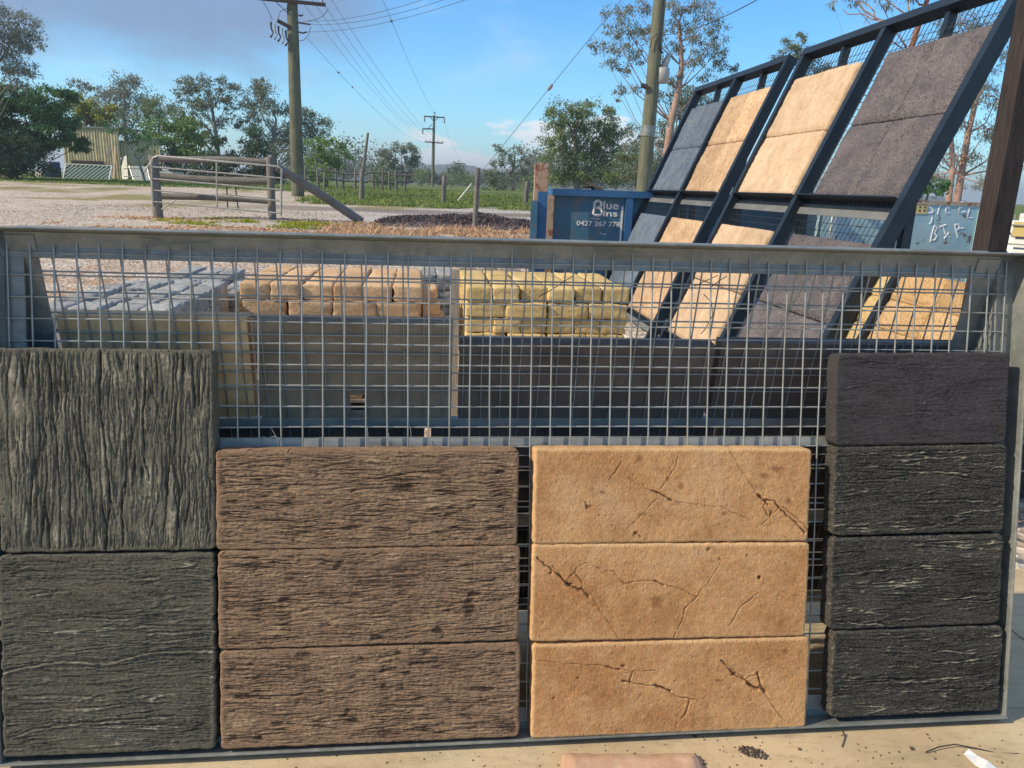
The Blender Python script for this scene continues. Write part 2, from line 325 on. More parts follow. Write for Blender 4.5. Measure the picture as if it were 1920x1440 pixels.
M_pole = timber('green_grey_pole_timber', (0.11, 0.115, 0.075), (0.19, 0.19, 0.13), 2, (5, 5, 0.3))
M_pale = timber('pale_sawn_timber', (0.36, 0.28, 0.19), (0.52, 0.43, 0.31))
M_gate = galv('grey_gate_pipe', (0.33, 0.31, 0.28), (0.46, 0.44, 0.40), 0.3, 0.5)
M_white = simple('white_paint', (0.72, 0.74, 0.72), (0.8, 0.81, 0.8), 5, 0.6)
M_teal = simple('teal_lattice', (0.02, 0.06, 0.07), (0.035, 0.085, 0.09), 5, 0.6)
M_tealp = simple('pale_teal_lattice', (0.15, 0.26, 0.26), (0.21, 0.33, 0.32), 5, 0.6)
M_drum = simple('blue_plastic_drum', (0.012, 0.05, 0.16), (0.02, 0.075, 0.22), 3, 0.45)
M_metal_d = simple('dark_metal', (0.03, 0.03, 0.03), (0.06, 0.06, 0.06), 5, 0.5, 0.3)
M_black = simple('black_cable', (0.015, 0.015, 0.018), (0.025, 0.025, 0.028), 5, 0.6)
M_cable = simple('weathered_cable', (0.07, 0.08, 0.09), (0.10, 0.11, 0.12), 5, 0.6)
M_porc = simple('grey_porcelain', (0.30, 0.29, 0.28), (0.4, 0.39, 0.37), 5, 0.35)
M_transf = simple('faded_grey_enamel', (0.30, 0.29, 0.28), (0.38, 0.36, 0.34), 3, 0.5)
def shed_mat():
    t = NT('faded_cream_sheet', 0.6, 0.05); c = t.mix(t.ramp(t.noise(2.5, 5, 0.6, (1, 1, 0.15)), 0.4, 0.68), (0.72, 0.62, 0.37), (0.56, 0.47, 0.27))
    c = t.mix(t.math('MULTIPLY', t.ramp(t.noise(6, 5, 0.65, (1, 1, 0.2)), 0.56, 0.72), 0.5), c, (0.17, 0.13, 0.08)); t.color(c); return t.m
M_shed = shed_mat()
def bin_mat(name, c1, c2, rust, pale, r0=0.6, r1=0.7, st=(1, 1, 0.35)):
    t = NT(name, 0.55, 0.0); c = t.mix(t.ramp(t.noise(2.2, 5, 0.6), 0.35, 0.65), c1, c2)
    c = t.mix(t.math('MULTIPLY', t.ramp(t.noise(14, 6, 0.7, st), 0.52, 0.7), 0.5), c, pale)
    c = t.mix(t.ramp(t.noise(5, 7, 0.7, st), r0, r1), c, rust); t.color(c); t.bump(t.noise(20, 5, 0.6), 0.002, 0.5); return t.m
M_bin = bin_mat('scuffed_blue_paint', (0.035, 0.12, 0.20), (0.05, 0.155, 0.25), (0.17, 0.15, 0.125), (0.13, 0.20, 0.22), 0.50, 0.72)
M_binr = bin_mat('bright_blue_paint', (0.015, 0.09, 0.24), (0.03, 0.13, 0.29), (0.15, 0.12, 0.09), (0.10, 0.22, 0.32), 0.66, 0.8, (6, 6, 0.3))
M_rust = bin_mat('flaking_rust_paint', (0.46, 0.39, 0.31), (0.40, 0.27, 0.18), (0.22, 0.085, 0.035), (0.5, 0.45, 0.38), 0.49, 0.60, (1.6, 1.6, 0.8))
M_lblue = bin_mat('pale_blue_rusting_paint', (0.30, 0.48, 0.55), (0.38, 0.55, 0.60), (0.17, 0.075, 0.04), (0.50, 0.62, 0.62), 0.585, 0.64, (1.3, 1.3, 0.5))
M_wpaint = simple('brushed_white_paint', (0.78, 0.79, 0.77), (0.86, 0.86, 0.84), 30, 0.6)
M_letter = simple('white_vinyl_lettering', (0.62, 0.62, 0.58), (0.78, 0.77, 0.72), 25, 0.5)
M_ibc = simple('translucent_white_plastic', (0.60, 0.62, 0.64), (0.70, 0.71, 0.71), 3, 0.4)
M_signy = simple('yellow_sign', (0.62, 0.47, 0.17), (0.70, 0.55, 0.25), 9, 0.5)
M_signr = simple('red_sign_print', (0.42, 0.04, 0.03), (0.5, 0.07, 0.05), 9, 0.5)
M_paper = simple('crumpled_white_paper', (0.74, 0.74, 0.74), (0.82, 0.82, 0.81), 8, 0.8)
M_pellet = simple('dark_brown_pellets', (0.05, 0.035, 0.03), (0.13, 0.095, 0.08), 80, 0.8)
def leaf_mat(name, c1, c2, trans=0.35, rough=0.55):
    t = NT(name, rough, 0, 0.35); col = t.mix(t.attr('lv'), c1, c2); t.color(col)
    tr = t.n.new('ShaderNodeBsdfTranslucent'); t.l.new(col, tr.inputs['Color']); ms = t.n.new('ShaderNodeMixShader'); ms.inputs[0].default_value = trans
    out = t.n['Material Output']; t.l.new(t.b.outputs[0], ms.inputs[1]); t.l.new(tr.outputs[0], ms.inputs[2]); t.l.new(ms.outputs[0], out.inputs['Surface']); return t.m
L_gum = leaf_mat('gum_leaves', (0.12, 0.15, 0.105), (0.27, 0.305, 0.20))
L_gum2 = leaf_mat('grey_gum_leaves', (0.15, 0.17, 0.14), (0.30, 0.32, 0.25))
L_gumg = leaf_mat('green_gum_leaves', (0.13, 0.18, 0.085), (0.29, 0.36, 0.16))
L_dark = leaf_mat('dark_green_leaves', (0.05, 0.095, 0.05), (0.12, 0.18, 0.10))
L_fern = leaf_mat('feathery_green_leaves', (0.045, 0.12, 0.045), (0.13, 0.27, 0.095))
L_lime = leaf_mat('light_green_leaves', (0.115, 0.21, 0.055), (0.24, 0.36, 0.10))
L_yell = leaf_mat('yellow_green_leaves', (0.14, 0.19, 0.04), (0.50, 0.44, 0.06))
L_far = leaf_mat('distant_foliage', (0.095, 0.12, 0.085), (0.17, 0.20, 0.13))
L_grass = leaf_mat('green_grass', (0.14, 0.20, 0.04), (0.32, 0.38, 0.11), 0.4)
L_weed = leaf_mat('lime_weeds', (0.24, 0.28, 0.02), (0.46, 0.48, 0.06), 0.4)
L_dry = leaf_mat('dry_straw_grass', (0.46, 0.25, 0.14), (0.72, 0.52, 0.31), 0.3)
L_litter = leaf_mat('orange_leaf_litter', (0.40, 0.17, 0.06), (0.68, 0.37, 0.15), 0.15)
B_grey = timber('grey_bark', (0.20, 0.18, 0.155), (0.36, 0.33, 0.29), 2, (3, 3, 0.6))
B_pink = timber('pinkish_gum_bark', (0.33, 0.20, 0.15), (0.50, 0.34, 0.27), 2, (3, 3, 0.6))
B_dark = timber('dark_bark', (0.06, 0.05, 0.04), (0.13, 0.11, 0.09), 2, (3, 3, 0.6))
B_rust = timber('red_brown_bark', (0.20, 0.085, 0.05), (0.36, 0.17, 0.10), 6, (4, 4, 1))

# ------------------------------------------------------------------ ground, floor, hill
def ground_mat():
    t = NT('yard_ground', 0.95, 0, 0.15); pos = t.n.new('ShaderNodeSeparateXYZ'); t.l.new(t.tc.outputs['Object'], pos.inputs[0])
    x, y = pos.outputs[0], pos.outputs[1]
    wob = t.math('MULTIPLY', t.math('SUBTRACT', t.noise(0.35, 5, 0.6), 0.5), 9.0); yw = t.math('ADD', y, wob)
    stn = t.voro(17, 'F1', out='Color'); sp = t.n.new('ShaderNodeSeparateColor'); t.l.new(stn, sp.inputs[0])
    grav = t.mix(sp.outputs[0], (0.30, 0.24, 0.19), (0.78, 0.68, 0.57))
    grav = t.mix(t.math('MULTIPLY', t.ramp(t.noise(0.5, 5, 0.6), 0.42, 0.62), 0.5), grav, (0.54, 0.43, 0.335))
    grey = t.mix(sp.outputs[1], (0.22, 0.205, 0.19), (0.70, 0.665, 0.62))
    c = t.mix(t.math('MULTIPLY', t.ramp(x, -8.0, -3.0), t.ramp(yw, 17, 21)), grav, grey)
    pat = t.noise(2.2, 6, 0.7); c = t.mix(t.math('MULTIPLY', t.ramp(pat, 0.5, 0.7), 0.45), c, (0.32, 0.24, 0.18)); c = t.mix(t.math('MULTIPLY', t.ramp(t.noise(0.9, 5, 0.65, (0.35, 1.6, 1)), 0.52, 0.68), 0.4), c, (0.66, 0.56, 0.47))
    leaf = t.mix(t.ramp(t.noise(60, 3, 0.6), 0.4, 0.62), (0.30, 0.17, 0.10), (0.62, 0.46, 0.33))
    c = t.mix(t.math('MULTIPLY', t.ramp(t.noise(1.3, 5, 0.65), 0.46, 0.6), t.ramp(y, 13, 9)), c, leaf)
    grass = t.mix(t.ramp(t.noise(5, 6, 0.7), 0.35, 0.65), (0.075, 0.13, 0.03), (0.19, 0.22, 0.07))
    dry = t.mix(t.ramp(t.noise(12, 5, 0.65), 0.35, 0.65), (0.24, 0.22, 0.09), (0.34, 0.29, 0.15))
    c = t.mix(t.math('MULTIPLY', t.ramp(t.noise(0.28, 4, 0.6), 0.46, 0.6), t.ramp(yw, 23, 27)), c, dry)
    c = t.mix(t.ramp(t.math('SUBTRACT', yw, t.math('MULTIPLY', t.ramp(x, -3, -11), 9)), 30, 34), c, grass)
    road = t.math('MULTIPLY', t.ramp(t.math('ABSOLUTE', t.math('SUBTRACT', t.math('ADD', y, t.math('MULTIPLY', wob, 0.25)), 27.5)), 2.0, 1.0), t.ramp(x, -12, -6))
    c = t.mix(t.math('MULTIPLY', road, 0.85), c, t.mix(sp.outputs[2], (0.13, 0.11, 0.10), (0.30, 0.265, 0.245)))
    t.color(c); t.bump(t.voro(17), 0.03, 1.0); t.bump(t.noise(9, 5, 0.6), 0.03, 0.6); return t.m
def build_ground():
    ys = np.concatenate([np.linspace(-30, 2.7, 8), np.linspace(3, 60, 130), np.geomspace(62, 3500, 40)]); xs = np.concatenate([-np.geomspace(3000, 40, 20), np.linspace(-38, 38, 90), np.geomspace(40, 3000, 20)])
    X, Y = np.meshgrid(xs, ys); Zt = terrain(X, Y)+np.where(Y > 4, 0.035, 0.0)*fbm(X*0.5, Y*0.5, 3, 4)-np.where(Y < 3.2, 0.03, 0.0)
    ny, nx = X.shape; V = np.stack([X, Y, Zt], -1).reshape(-1, 3); i = np.arange(ny-1)[:, None]*nx+np.arange(nx-1)[None]
    Fq = np.stack([i, i+1, i+1+nx, i+nx], -1).reshape(-1, 4); o = link('ground', np_mesh('ground', V, Fq, ground_mat(), True)); tag(o, kind='structure')
build_ground()
def floor_mat():
    t = NT('dusty_concrete_floor', 0.9, 0, 0.2); c = t.mix(t.ramp(t.noise(2.4, 6, 0.65), 0.35, 0.65), (0.47, 0.36, 0.22), (0.60, 0.475, 0.30))
    c = t.mix(t.math('MULTIPLY', t.ramp(t.noise(9, 6, 0.7, (0.5, 1.6, 1)), 0.50, 0.68), 0.65), c, (0.34, 0.25, 0.16)); c = t.mix(t.math('MULTIPLY', t.ramp(t.noise(30, 5, 0.7, (0.6, 1.3, 1)), 0.52, 0.72), 0.5), c, (0.30, 0.215, 0.135)); c = t.mix(t.math('MULTIPLY', t.ramp(t.noise(1.1, 4, 0.6), 0.5, 0.7), 0.5), c, (0.62, 0.55, 0.43))
    c = t.mix(t.math('MULTIPLY', t.ramp(t.noise(90, 4, 0.7), 0.5, 0.72), 0.45), c, (0.40, 0.31, 0.21))
    c = t.mix(t.ramp(t.noise(32, 3, 0.5, (1, 1, 1)), 0.72, 0.78), c, (0.14, 0.095, 0.06)); t.color(c); t.bump(t.noise(160, 4, 0.7), 0.0015, 0.7); t.bump(t.noise(7, 5, 0.6), 0.004, 0.6); return t.m
def build_floor():
    M = floor_mat(); b_edges = [-4.0, -1.0, 2.42]; a_edges = [-5.0, -1.6, 1.9, 5.0]
    root = None; mb = MB()
    fl = tag(thing('concrete_floor', None, None), kind='structure')
    for bi in range(2):
        for ai in range(3):
            a0, a1 = a_edges[ai]+0.004, a_edges[ai+1]-0.004; b0, b1 = b_edges[bi]+0.004, b_edges[bi+1]-0.004
            m = MB(); P = [site(a0, b0), site(a1, b0), site(a1, b1), site(a0, b1)]
            m.add([p-ZZ*0.12 for p in P]+[p for p in P], [(3,2,1,0),(4,5,6,7),(0,1,5,4),(1,2,6,5),(2,3,7,6),(3,0,4,7)]); m.build('floor_slab', M, fl)
build_floor()
def hill():
    t = NT('forested_hill', 1.0, 0, 0.05); c = t.mix(t.ramp(t.noise(0.09, 6, 0.7), 0.35, 0.65), (0.035, 0.055, 0.035), (0.085, 0.11, 0.065)); t.color(c); t.bump(t.noise(0.12, 6, 0.7), 6.0, 1.0)
    xs = np.linspace(-420, 520, 260); rows = np.linspace(0, 1, 24); D = 900.0
    crest = np.interp(xs, [-420, -200, -160, -125, -80, -40, -15, 20, 120, 520], [8, 12, 20, 25, 26.5, 22, 15, 10, 9, 7])
    X, R = np.meshgrid(xs, rows); Cr = np.tile(crest, (24, 1)); prof = np.sin(np.clip(R, 0, 1)*pi)**0.8
    Zt = 0.5+Cr*prof*(1+0.10*fbm(X*0.02, R*6, 4, 2))+prof*1.6*perlin(X*0.22, R*40, 5)
    V = np.stack([X, D+R*260, Zt], -1).reshape(-1, 3); nx = len(xs); i = np.arange(23)[:, None]*nx+np.arange(nx-1)[None]
    tag(link('hill', np_mesh('hill', V, np.stack([i, i+1, i+1+nx, i+nx], -1).reshape(-1, 4), t.m, True)), kind='structure')
hill()

# ------------------------------------------------------------------ the near display stand (A-frame of galvanised angle with wire mesh)
O1 = np.array([-1.1518, 1.7383, -0.1809+CAM_H]); DN1 = -(NX_*sin(ALPHA)+ZZ*cos(ALPHA)); NF1 = -NX_*cos(ALPHA)+ZZ*sin(ALPHA)
O2 = np.array([-1.0675, 1.7698, -0.2255+CAM_H]); DN2 = NX_*sin(BETA)-ZZ*cos(BETA); NF2 = NX_*cos(BETA)+ZZ*sin(BETA)
MF = mat4(HX, -DN1, NF1, O1)          # local x along the stand, y up the panel, z towards the camera
MR = mat4(-HX, -DN2, NF2, O2)         # local x runs the other way, z away from the camera
def uv1(px, py, off=0.0):
    d = ray(px, py); t = ((O1+NF1*off-CAM)@NF1)/(d@NF1); X = CAM+d*t-O1; return X@HX, X@DN1
def uv2(px, py, off=0.0):
    d = ray(px, py); t = ((O2+NF2*off-CAM)@NF2)/(d@NF2); X = CAM+d*t-O2; return X@HX, X@DN2
stand = thing('display_stand', 'galvanised steel A-frame display stand with wire mesh holding timber-look and tan slabs', 'display stand', site(0.1, 1.9))
UL, UR, VT, VB = -0.03, 2.487, -0.052, 1.178
def angle_x(name, u0, u1, y_edge, leg, depth, sgn, M, th=0.006, zin=-0.007):
    # angle iron along x: a leg in the panel plane and a ledge standing out of it; sgn=+1 ledge at top edge
    y0 = y_edge; yl = y_edge-sgn*leg; t = sgn*th; r = 0.004*sgn
    prof = [(y0, zin), (yl, zin), (yl, zin+th), (y0-t, zin+th), (y0-t, depth-0.004), (y0-t+0.3*t, depth), (y0-0.3*t, depth), (y0, depth-0.004)]
    m = MB(); m.prism(prof, u0, u1); return m
def rounded_build(m, name, parent, M, mat=None): return m.build(name, mat or M_galv, parent, M)
rounded_build(angle_x('top_rail', UL, UR, -VT, 0.062, 0.055, 1, MF), 'top_rail', stand, MF)
rounded_build(angle_x('bottom_rail', UL, UR, -VB, 0.062, 0.055, -1, MF), 'bottom_rail', stand, MF)
m = MB(); m.box((UL+0.02, -0.452, -0.032), (UR-0.02, -0.428, -0.0105)); m.build('middle_rail', M_galv2, stand, MF)
def side_post(u_edge, sgn, v0, v1, M, leg=0.062, depth=0.052, zin=-0.0105, th=0.006):
    ue = u_edge; ul = u_edge-sgn*leg; t = sgn*th
    prof = [(ue, zin), (ul, zin), (ul, zin+th), (ue-t, zin+th), (ue-t, depth-0.004), (ue-0.7*t, depth), (ue-0.3*t, depth), (ue, depth-0.004)]
    m = MB(); n = len(prof); vs = [(x, v0, z) for x, z in prof]+[(x, v1, z) for x, z in prof]
    m.add(vs, [tuple(range(n)), tuple(range(n, 2*n))[::-1]]+[(i, (i+1) % n, n+(i+1) % n, n+i) for i in range(n)]); return m
side_post(UR-0.0005, 1, -VB+0.0065, -VT-0.0065, MF).build('side_post', M_galv, stand, MF)
side_post(UL+0.0005, -1, -VB+0.0065, -VT-0.0065, MF).build('side_post', M_galv, stand, MF)
# rear panel
V2T, V2B, V2G = -0.094, 1.043, 1.128
RU0, RU1 = uv2(75, 490)[0], uv2(1817, 530)[0]
R_L, R_R = RU0-0.06, RU1+0.062
rounded_build(angle_x('top_rail', -R_R, -R_L, -V2T, 0.060, 0.055, 1, MR), 'top_rail', stand, MR)
rounded_build(angle_x('bottom_rail', -R_R, -R_L, -V2B, 0.045, 0.055, -1, MR), 'bottom_rail', stand, MR)
for v in (0.410, 0.735): rounded_build(angle_x('shelf_rail', -R_R+0.004, -R_L-0.004, -v, 0.026 if v < 0.5 else 0.045, 0.055, -1, MR, zin=-0.005), 'shelf_rail', stand, MR, M_galv2)
side_post(-R_L-0.0005, 1, -V2G, -V2T-0.0065, MR).build('side_post', M_galv, stand, MR)
side_post(-R_R+0.0005, -1, -V2G, -V2T-0.0065, MR).build('side_post', M_galv, stand, MR)
for u in (-0.022, 2.474):      # sheet-steel end plates close the sides of the A-frame
    A1, A2 = O1+HX*u-DN1*0.03-NF1*0.012, O1+HX*u+DN1*1.17-NF1*0.012; B1, B2 = O2+HX*(u-0.0843)-DN2*0.06-NF2*0.012, O2+HX*(u-0.0843)+DN2*1.11-NF2*0.012
    rr_ = (O2+HX*(R_R-0.004 if u > 1 else R_L+0.001))@HX; B1 = B1+HX*(rr_-B1@HX); B2 = B2+HX*(rr_-B2@HX); m = MB(); Q = [A1, A2, B2, B1]; m.add(Q+[q+HX*0.003 for q in Q], [(0,1,2,3),(7,6,5,4),(0,4,5,1),(1,5,6,2),(2,6,7,3),(3,7,4,0)]); m.build('end_plate', M_galv, stand)
# spreader straps between the two panels near the floor
for u in (0.03, 2.43):
    m = MB(); p0 = O1+HX*u+DN1*0.86-NF1*0.016; p1 = O2+HX*(u-0.07)+DN2*0.86-NF2*0.016; m.beam(p0, p1, 0.006, 0.035); m.build('spreader_bar', M_galv, stand)
WR = 0.0021
def wire_mesh_data(L, horiz, seed):
    rnd = random.Random(seed); n = 10; pts = []
    for i in range(n+1):
        t = i/n*L; j = rnd.uniform(-0.0013, 0.0013); pts.append((t, j, 0) if horiz else (j, -t, 0))
    m = MB(); m.tube(pts, WR, 6); return m.mesh('mesh_wire', M_wire)
wv = [wire_mesh_data(1.185, False, i) for i in range(5)]; wh = [wire_mesh_data(2.47, True, i+9) for i in range(4)]
rnd = random.Random(5)
for i in range(50):
    j = rnd.uniform(-0.012, 0.012)+0.028
    link('mesh_wire', wv[i % 5], MF @ Matrix.Translation((0.05*i+rnd.uniform(-0.001, 0.001), j, 0.0032+rnd.uniform(0, 0.001))), stand)
for k in range(0, 24): link('mesh_wire', wh[k % 4], MF @ Matrix.Translation((-0.008+rnd.uniform(-0.004, 0.004), -0.05*k+rnd.uniform(-0.001, 0.001), -0.001)), stand)
wv2 = [wire_mesh_data(1.10, False, i+20) for i in range(4)]; wh2 = [wire_mesh_data(R_R-R_L-0.03, True, i+30) for i in range(4)]
i0 = int(math.ceil((R_L+0.02)/0.05)); i1 = int((R_R-0.02)/0.05)
for i in range(i0, i1+1): link('mesh_wire', wv2[i % 4], MR @ Matrix.Translation((-0.05*i+rnd.uniform(-0.0015, 0.0015), 0.07, 0.0032)), stand)
for k in range(-1, 21): link('mesh_wire', wh2[k % 4], MR @ Matrix.Translation((-R_R+0.015, -0.05*k+rnd.uniform(-0.0012, 0.0012), -0.001)), stand)
for hx, hy in ((77, 449), (1812, 497), (1850, 492)):
    q = uv1(hx, hy, -0.001); m = MB(); m.add([(q[0]+0.006*cos(2*pi*i/10), -q[1]+0.004*sin(2*pi*i/10), -0.0004) for i in range(10)], [tuple(range(10))]); m.build('bolt_hole', M_black, stand, MF)
# scraps of tie wire left on the mesh
def tie(pts, r=0.0008):
    P = [np.array(uv1(x, y, 0.008+0.004*(i % 2))) for i, (x, y) in enumerate(pts)]
    m = MB(); m.tube([(p[0], -p[1], 0.008+0.003*(i % 2)) for i, p in enumerate(P)], r, 5); m.build('tie_wire', M_wire, stand, MF)
tie([(15, 458), (27, 470), (60, 477), (100, 480), (150, 475), (215, 474)]); tie([(255, 470), (290, 462), (330, 457), (395, 455)]); tie([(405, 480), (455, 474), (520, 472), (570, 470), (605, 483)])
tie([(240, 437), (275, 447), (310, 452)], 0.0007); tie([(493, 818), (500, 822), (515, 818), (527, 824)], 0.001); tie([(507, 800), (517, 818), (523, 840)], 0.0007)
tie([(688, 838), (690, 815), (688, 800)]); tie([(768, 838), (771, 815), (769, 800)]); tie([(724, 820), (729, 812), (727, 842)])
def tie2(pts, r=0.0011):
    P = [uv2(x, y) for x, y in pts]; m = MB(); m.tube([(-p[0], -p[1], -0.006-0.003*(i % 2)) for i, p in enumerate(P)], r, 5); m.build('tie_wire', M_metal_d, stand, MR)
tie2([(1318, 550), (1332, 565), (1335, 590), (1320, 615), (1312, 625)]); tie2([(1300, 536), (1320, 525), (1345, 515)]); tie2([(1332, 537), (1350, 522), (1362, 516)]); tie2([(1010, 555), (1035, 540), (1075, 515)])

# ------------------------------------------------------------------ the twelve slabs on the front of the stand
def polydist(X, Y, pts):
    D = np.full(X.shape, 1e9)
    for (x0, y0), (x1, y1) in zip(pts[:-1], pts[1:]):
        dx, dy = x1-x0, y1-y0; t = np.clip(((X-x0)*dx+(Y-y0)*dy)/(dx*dx+dy*dy+1e-12), 0, 1); D = np.minimum(D, np.hypot(X-x0-t*dx, Y-y0-t*dy))
    return D
def panel_slab(name, label, cat, group, px, T, mat, style, seed, grain='x', amp=0.004, res=0.0021, cracks=(), spots=(), rr=0.006, rc=0.012, ridges=(), auto=0):
    (xa, ya), (xb, yb), (xc, yc), (xd, yd) = px         # tl, tr, br, bl of the front face in the photograph
    C = [np.array(uv1(x, y, T)) for x, y in px]
    u0 = (C[0][0]+C[3][0])/2; u1 = (C[1][0]+C[2][0])/2; v0 = (C[0][1]+C[1][1])/2; v1 = (C[2][1]+C[3][1])/2
    Wd, Ht = u1-u0, v1-v0; rot = atan2(-((C[1][1]-C[0][1])+(C[2][1]-C[3][1]))/2, Wd)
    nx = int(Wd/(res*(1.35 if grain == 'x' else 0.8))); ny = int(Ht/(res*(0.72 if grain == 'x' else 1.35)))
    if style == 'tan': nx, ny = int(Wd/0.0019), int(Ht/0.0019)
    gx = np.linspace(-Wd/2, Wd/2, nx); gy = np.linspace(-Ht/2, Ht/2, ny); X, Y = np.meshgrid(gx, gy)
    s = seed*3.7
    U, Vv = (X, Y) if grain == 'x' else (Y, X)
    h = np.ones_like(X)*0.6; st = np.zeros_like(X)
    if style != 'tan':
        wa = {'rib': 0.006, 'fine': 0.0045, 'sharp': 0.007, 'soft': 0.008}[style]; Vw = Vv+wa*fbm(U*4+s, Vv*8+s, 3, seed)+0.0022*perlin(U*26, Vv*30, seed+3)+0.0010*perlin(U*70, Vv*60, seed+4)
        def gv(fu, fv, w_, sd2, mf=None, lo=-0.2, hi=0.3):      # crisp grooves along the grain
            g = 1-sstep(np.abs(perlin(U*fu+s, Vw*fv, seed+sd2)), 0, w_)
            return g if mf is None else g*sstep(perlin(U*mf[0]+1.7, Vv*mf[1], seed+sd2+40), lo, hi)
        grit = fbm(U*110, Vv*110, 2, seed+60)
        if style == 'rib':       # long continuous ribs (weathered sleeper)
            h = 0.80+0.16*perlin(U*2.2, Vw*24, seed+7)+0.14*perlin(U*6, Vw*90, seed+6)+0.10*grit
            h = h-0.60*gv(2.0, 26, .10, 5, (2, 9), -.5, .1)-0.42*gv(4, 55, .15, 8, (5, 14))-0.40*gv(7, 100, .22, 10, (6, 20), -.4, .2)-0.32*gv(11, 180, .30, 11, (8, 30), -.4, .2)
        elif style == 'fine':    # dense short grain
            h = 0.82+0.12*perlin(U*5, Vw*34, seed+7)+0.14*fbm(U*12, Vw*150, 2, seed+6)+0.15*grit
            h = h-0.42*gv(4, 52, .12, 5, (6, 16))-0.44*gv(6.5, 95, .18, 8, (8, 26), -.4, .2)-0.42*gv(9, 160, .26, 10, (10, 36), -.4, .2)-0.32*gv(14, 260, .34, 11)
            h = h-0.5*sstep(perlin(U*13+1, Vv*30, seed+12), 0.56, 0.72)
        elif style == 'sharp':   # flatter face broken by thin raised creases and fine grain
            a = np.abs(perlin(U*2.4+s, Vw*38, seed+5)); b = np.abs(perlin(U*4+s, Vw*75, seed+6)); c_ = fbm(U*4, Vw*14, 3, seed+7)
            cr = (1-sstep(a, 0, 0.055))*sstep(perlin(U*3, Vv*9, seed+13), -0.45, 0.15)+0.8*(1-sstep(b, 0, 0.065))*sstep(perlin(U*4, Vv*12, seed+14), -0.30, 0.2)
            cr = np.maximum(cr, 0.9*(1-sstep(np.abs(perlin(U*1.6+s, Vw*22, seed+25)), 0, 0.035))*sstep(perlin(U*2.5, Vv*6, seed+26), -0.4, 0.1)); h = 0.46+0.15*c_+0.58*cr*(0.75+0.4*perlin(U*40, Vv*60, seed+27))+0.12*grit+0.12*perlin(U*12, Vw*150, seed+19)-0.34*gv(5, 60, .14, 8, (5, 16))-0.28*gv(9, 120, .22, 10, (7, 26), -.3, .2)
        elif style == 'soft':
            a = np.abs(perlin(U*9+s, Vw*60, seed+5)); c_ = fbm(U*6, Vw*18, 4, seed+7)
            h = 0.5+0.16*c_+0.42*(1-sstep(a, 0, 0.06))*sstep(perlin(U*6, Vv*9, seed+13), -0.3, 0.3)+0.12*grit-0.25*gv(14, 90, .2, 8, (8, 20))+0.35*(1-sstep(np.abs(perlin(U*30+s, Vv*34, seed+15)), 0, .05))*sstep(perlin(U*7, Vv*9, seed+16), -.1, .4)
        # rims of the mould are plainer and rougher
        ed = np.minimum(np.minimum(X+Wd/2, Wd/2-X), np.minimum(Y+Ht/2, Ht/2-Y)); k = sstep(ed+0.004*perlin(X*30, Y*30, seed), 0.003, 0.016)
        h = 0.62*(1-k)+h*k+0.16*(1-k)*fbm(X*120, Y*120, 2, seed+2)-0.5*(1-0.6*k)*sstep(perlin(X*170+s, Y*170, seed+50), 0.55, 0.75)
    else:
        h = 0.86+0.07*fbm(X*7, Y*7, 3, seed)+0.05*fbm(X*50, Y*50, 3, seed+1)-0.12*sstep(perlin(X*120, Y*120, seed+2), 0.5, 0.75)
    cuv = 0.5*(u0+u1), 0.5*(v0+v1); ca, sa = cos(rot), sin(rot)
    def loc(p):
        q = uv1(p[0], p[1], T); dx = q[0]-cuv[0]; dy = -(q[1]-cuv[1]); return (dx*ca+dy*sa, -dx*sa+dy*ca)
    wob = 0.0009*perlin(X*60, Y*60, seed+20); XD = X+0.0035*perlin(X*26, Y*26, seed+23)+0.0015*perlin(X*80, Y*80, seed+25); YD_ = Y+0.0035*perlin(X*26, Y*26, seed+24)+0.0015*perlin(X*80, Y*80, seed+26)
    for pts, w, dp in cracks:
        D = polydist(XD, YD_, [loc(p) for p in pts])+wob; wv_ = w*(0.72+0.35*perlin(X*45, Y*45, seed+21)); dp = dp*((0.55*min(1.0, w/0.0032) if w < 0.0034 else 0.75) if style == 'tan' else 1.0)
        cut = 1-sstep(D, 0.0, np.maximum(wv_, 0.0010)); h = h-dp*cut; st = np.maximum(st, 0.75*cut*min(1, dp*1.8)); h = h+0.10*dp*np.exp(-((D-w*1.6)/(w*0.9))**2)
    rl_ = [([loc(p) for p in pts], w, dp) for pts, w, dp in ridges]; ar = random.Random(seed*7+1)
    for q in range(auto):      # long thin raised creases along the grain
        L_ = ar.uniform(.05, .24)*ar.choice((.6, 1, 1.4)); x0 = ar.uniform(-Wd/2, Wd/2-L_*.6); y0 = ar.uniform(-Ht/2+.012, Ht/2-.012); sl = ar.uniform(-.06, .06); ph = ar.uniform(0, 6); am = ar.uniform(.001, .005)
        rl_.append(([(x0+L_*t, y0+sl*L_*t+am*sin(ph+t*ar.uniform(2, 5))) for t in np.linspace(0, 1, 7)], ar.uniform(.0016, .0030), ar.uniform(.35, .8)))
    for pts, w, dp in rl_:
        D = polydist(XD, YD_, pts); up = (1-sstep(D, 0, w))*(0.7+0.5*perlin(X*70, Y*70, seed+28)); h = h+dp*up; D2 = polydist(XD, YD_-w*1.5, pts); h = h-0.5*dp*(1-sstep(D2, 0, w*1.2))
    for x, y, r, dp in spots:
        q = loc((x, y)); D = np.hypot((X-q[0])*(1+0.3*sin(x)), (Y-q[1])*(1+0.3*cos(y)))+r*0.5*perlin(X*70, Y*70, seed+22)
        b_ = 1-sstep(D, r*0.15, r); st = np.maximum(st, (0.75 if r < 0.025 else 0.34)*b_*(1.0 if r < 0.025 else 0.7+0.6*perlin(X*90, Y*90, seed+29))); h = h-dp*(1.0 if style == 'tan' else 0.55)*b_**2
    h = np.clip(h, -0.3, 1.25)
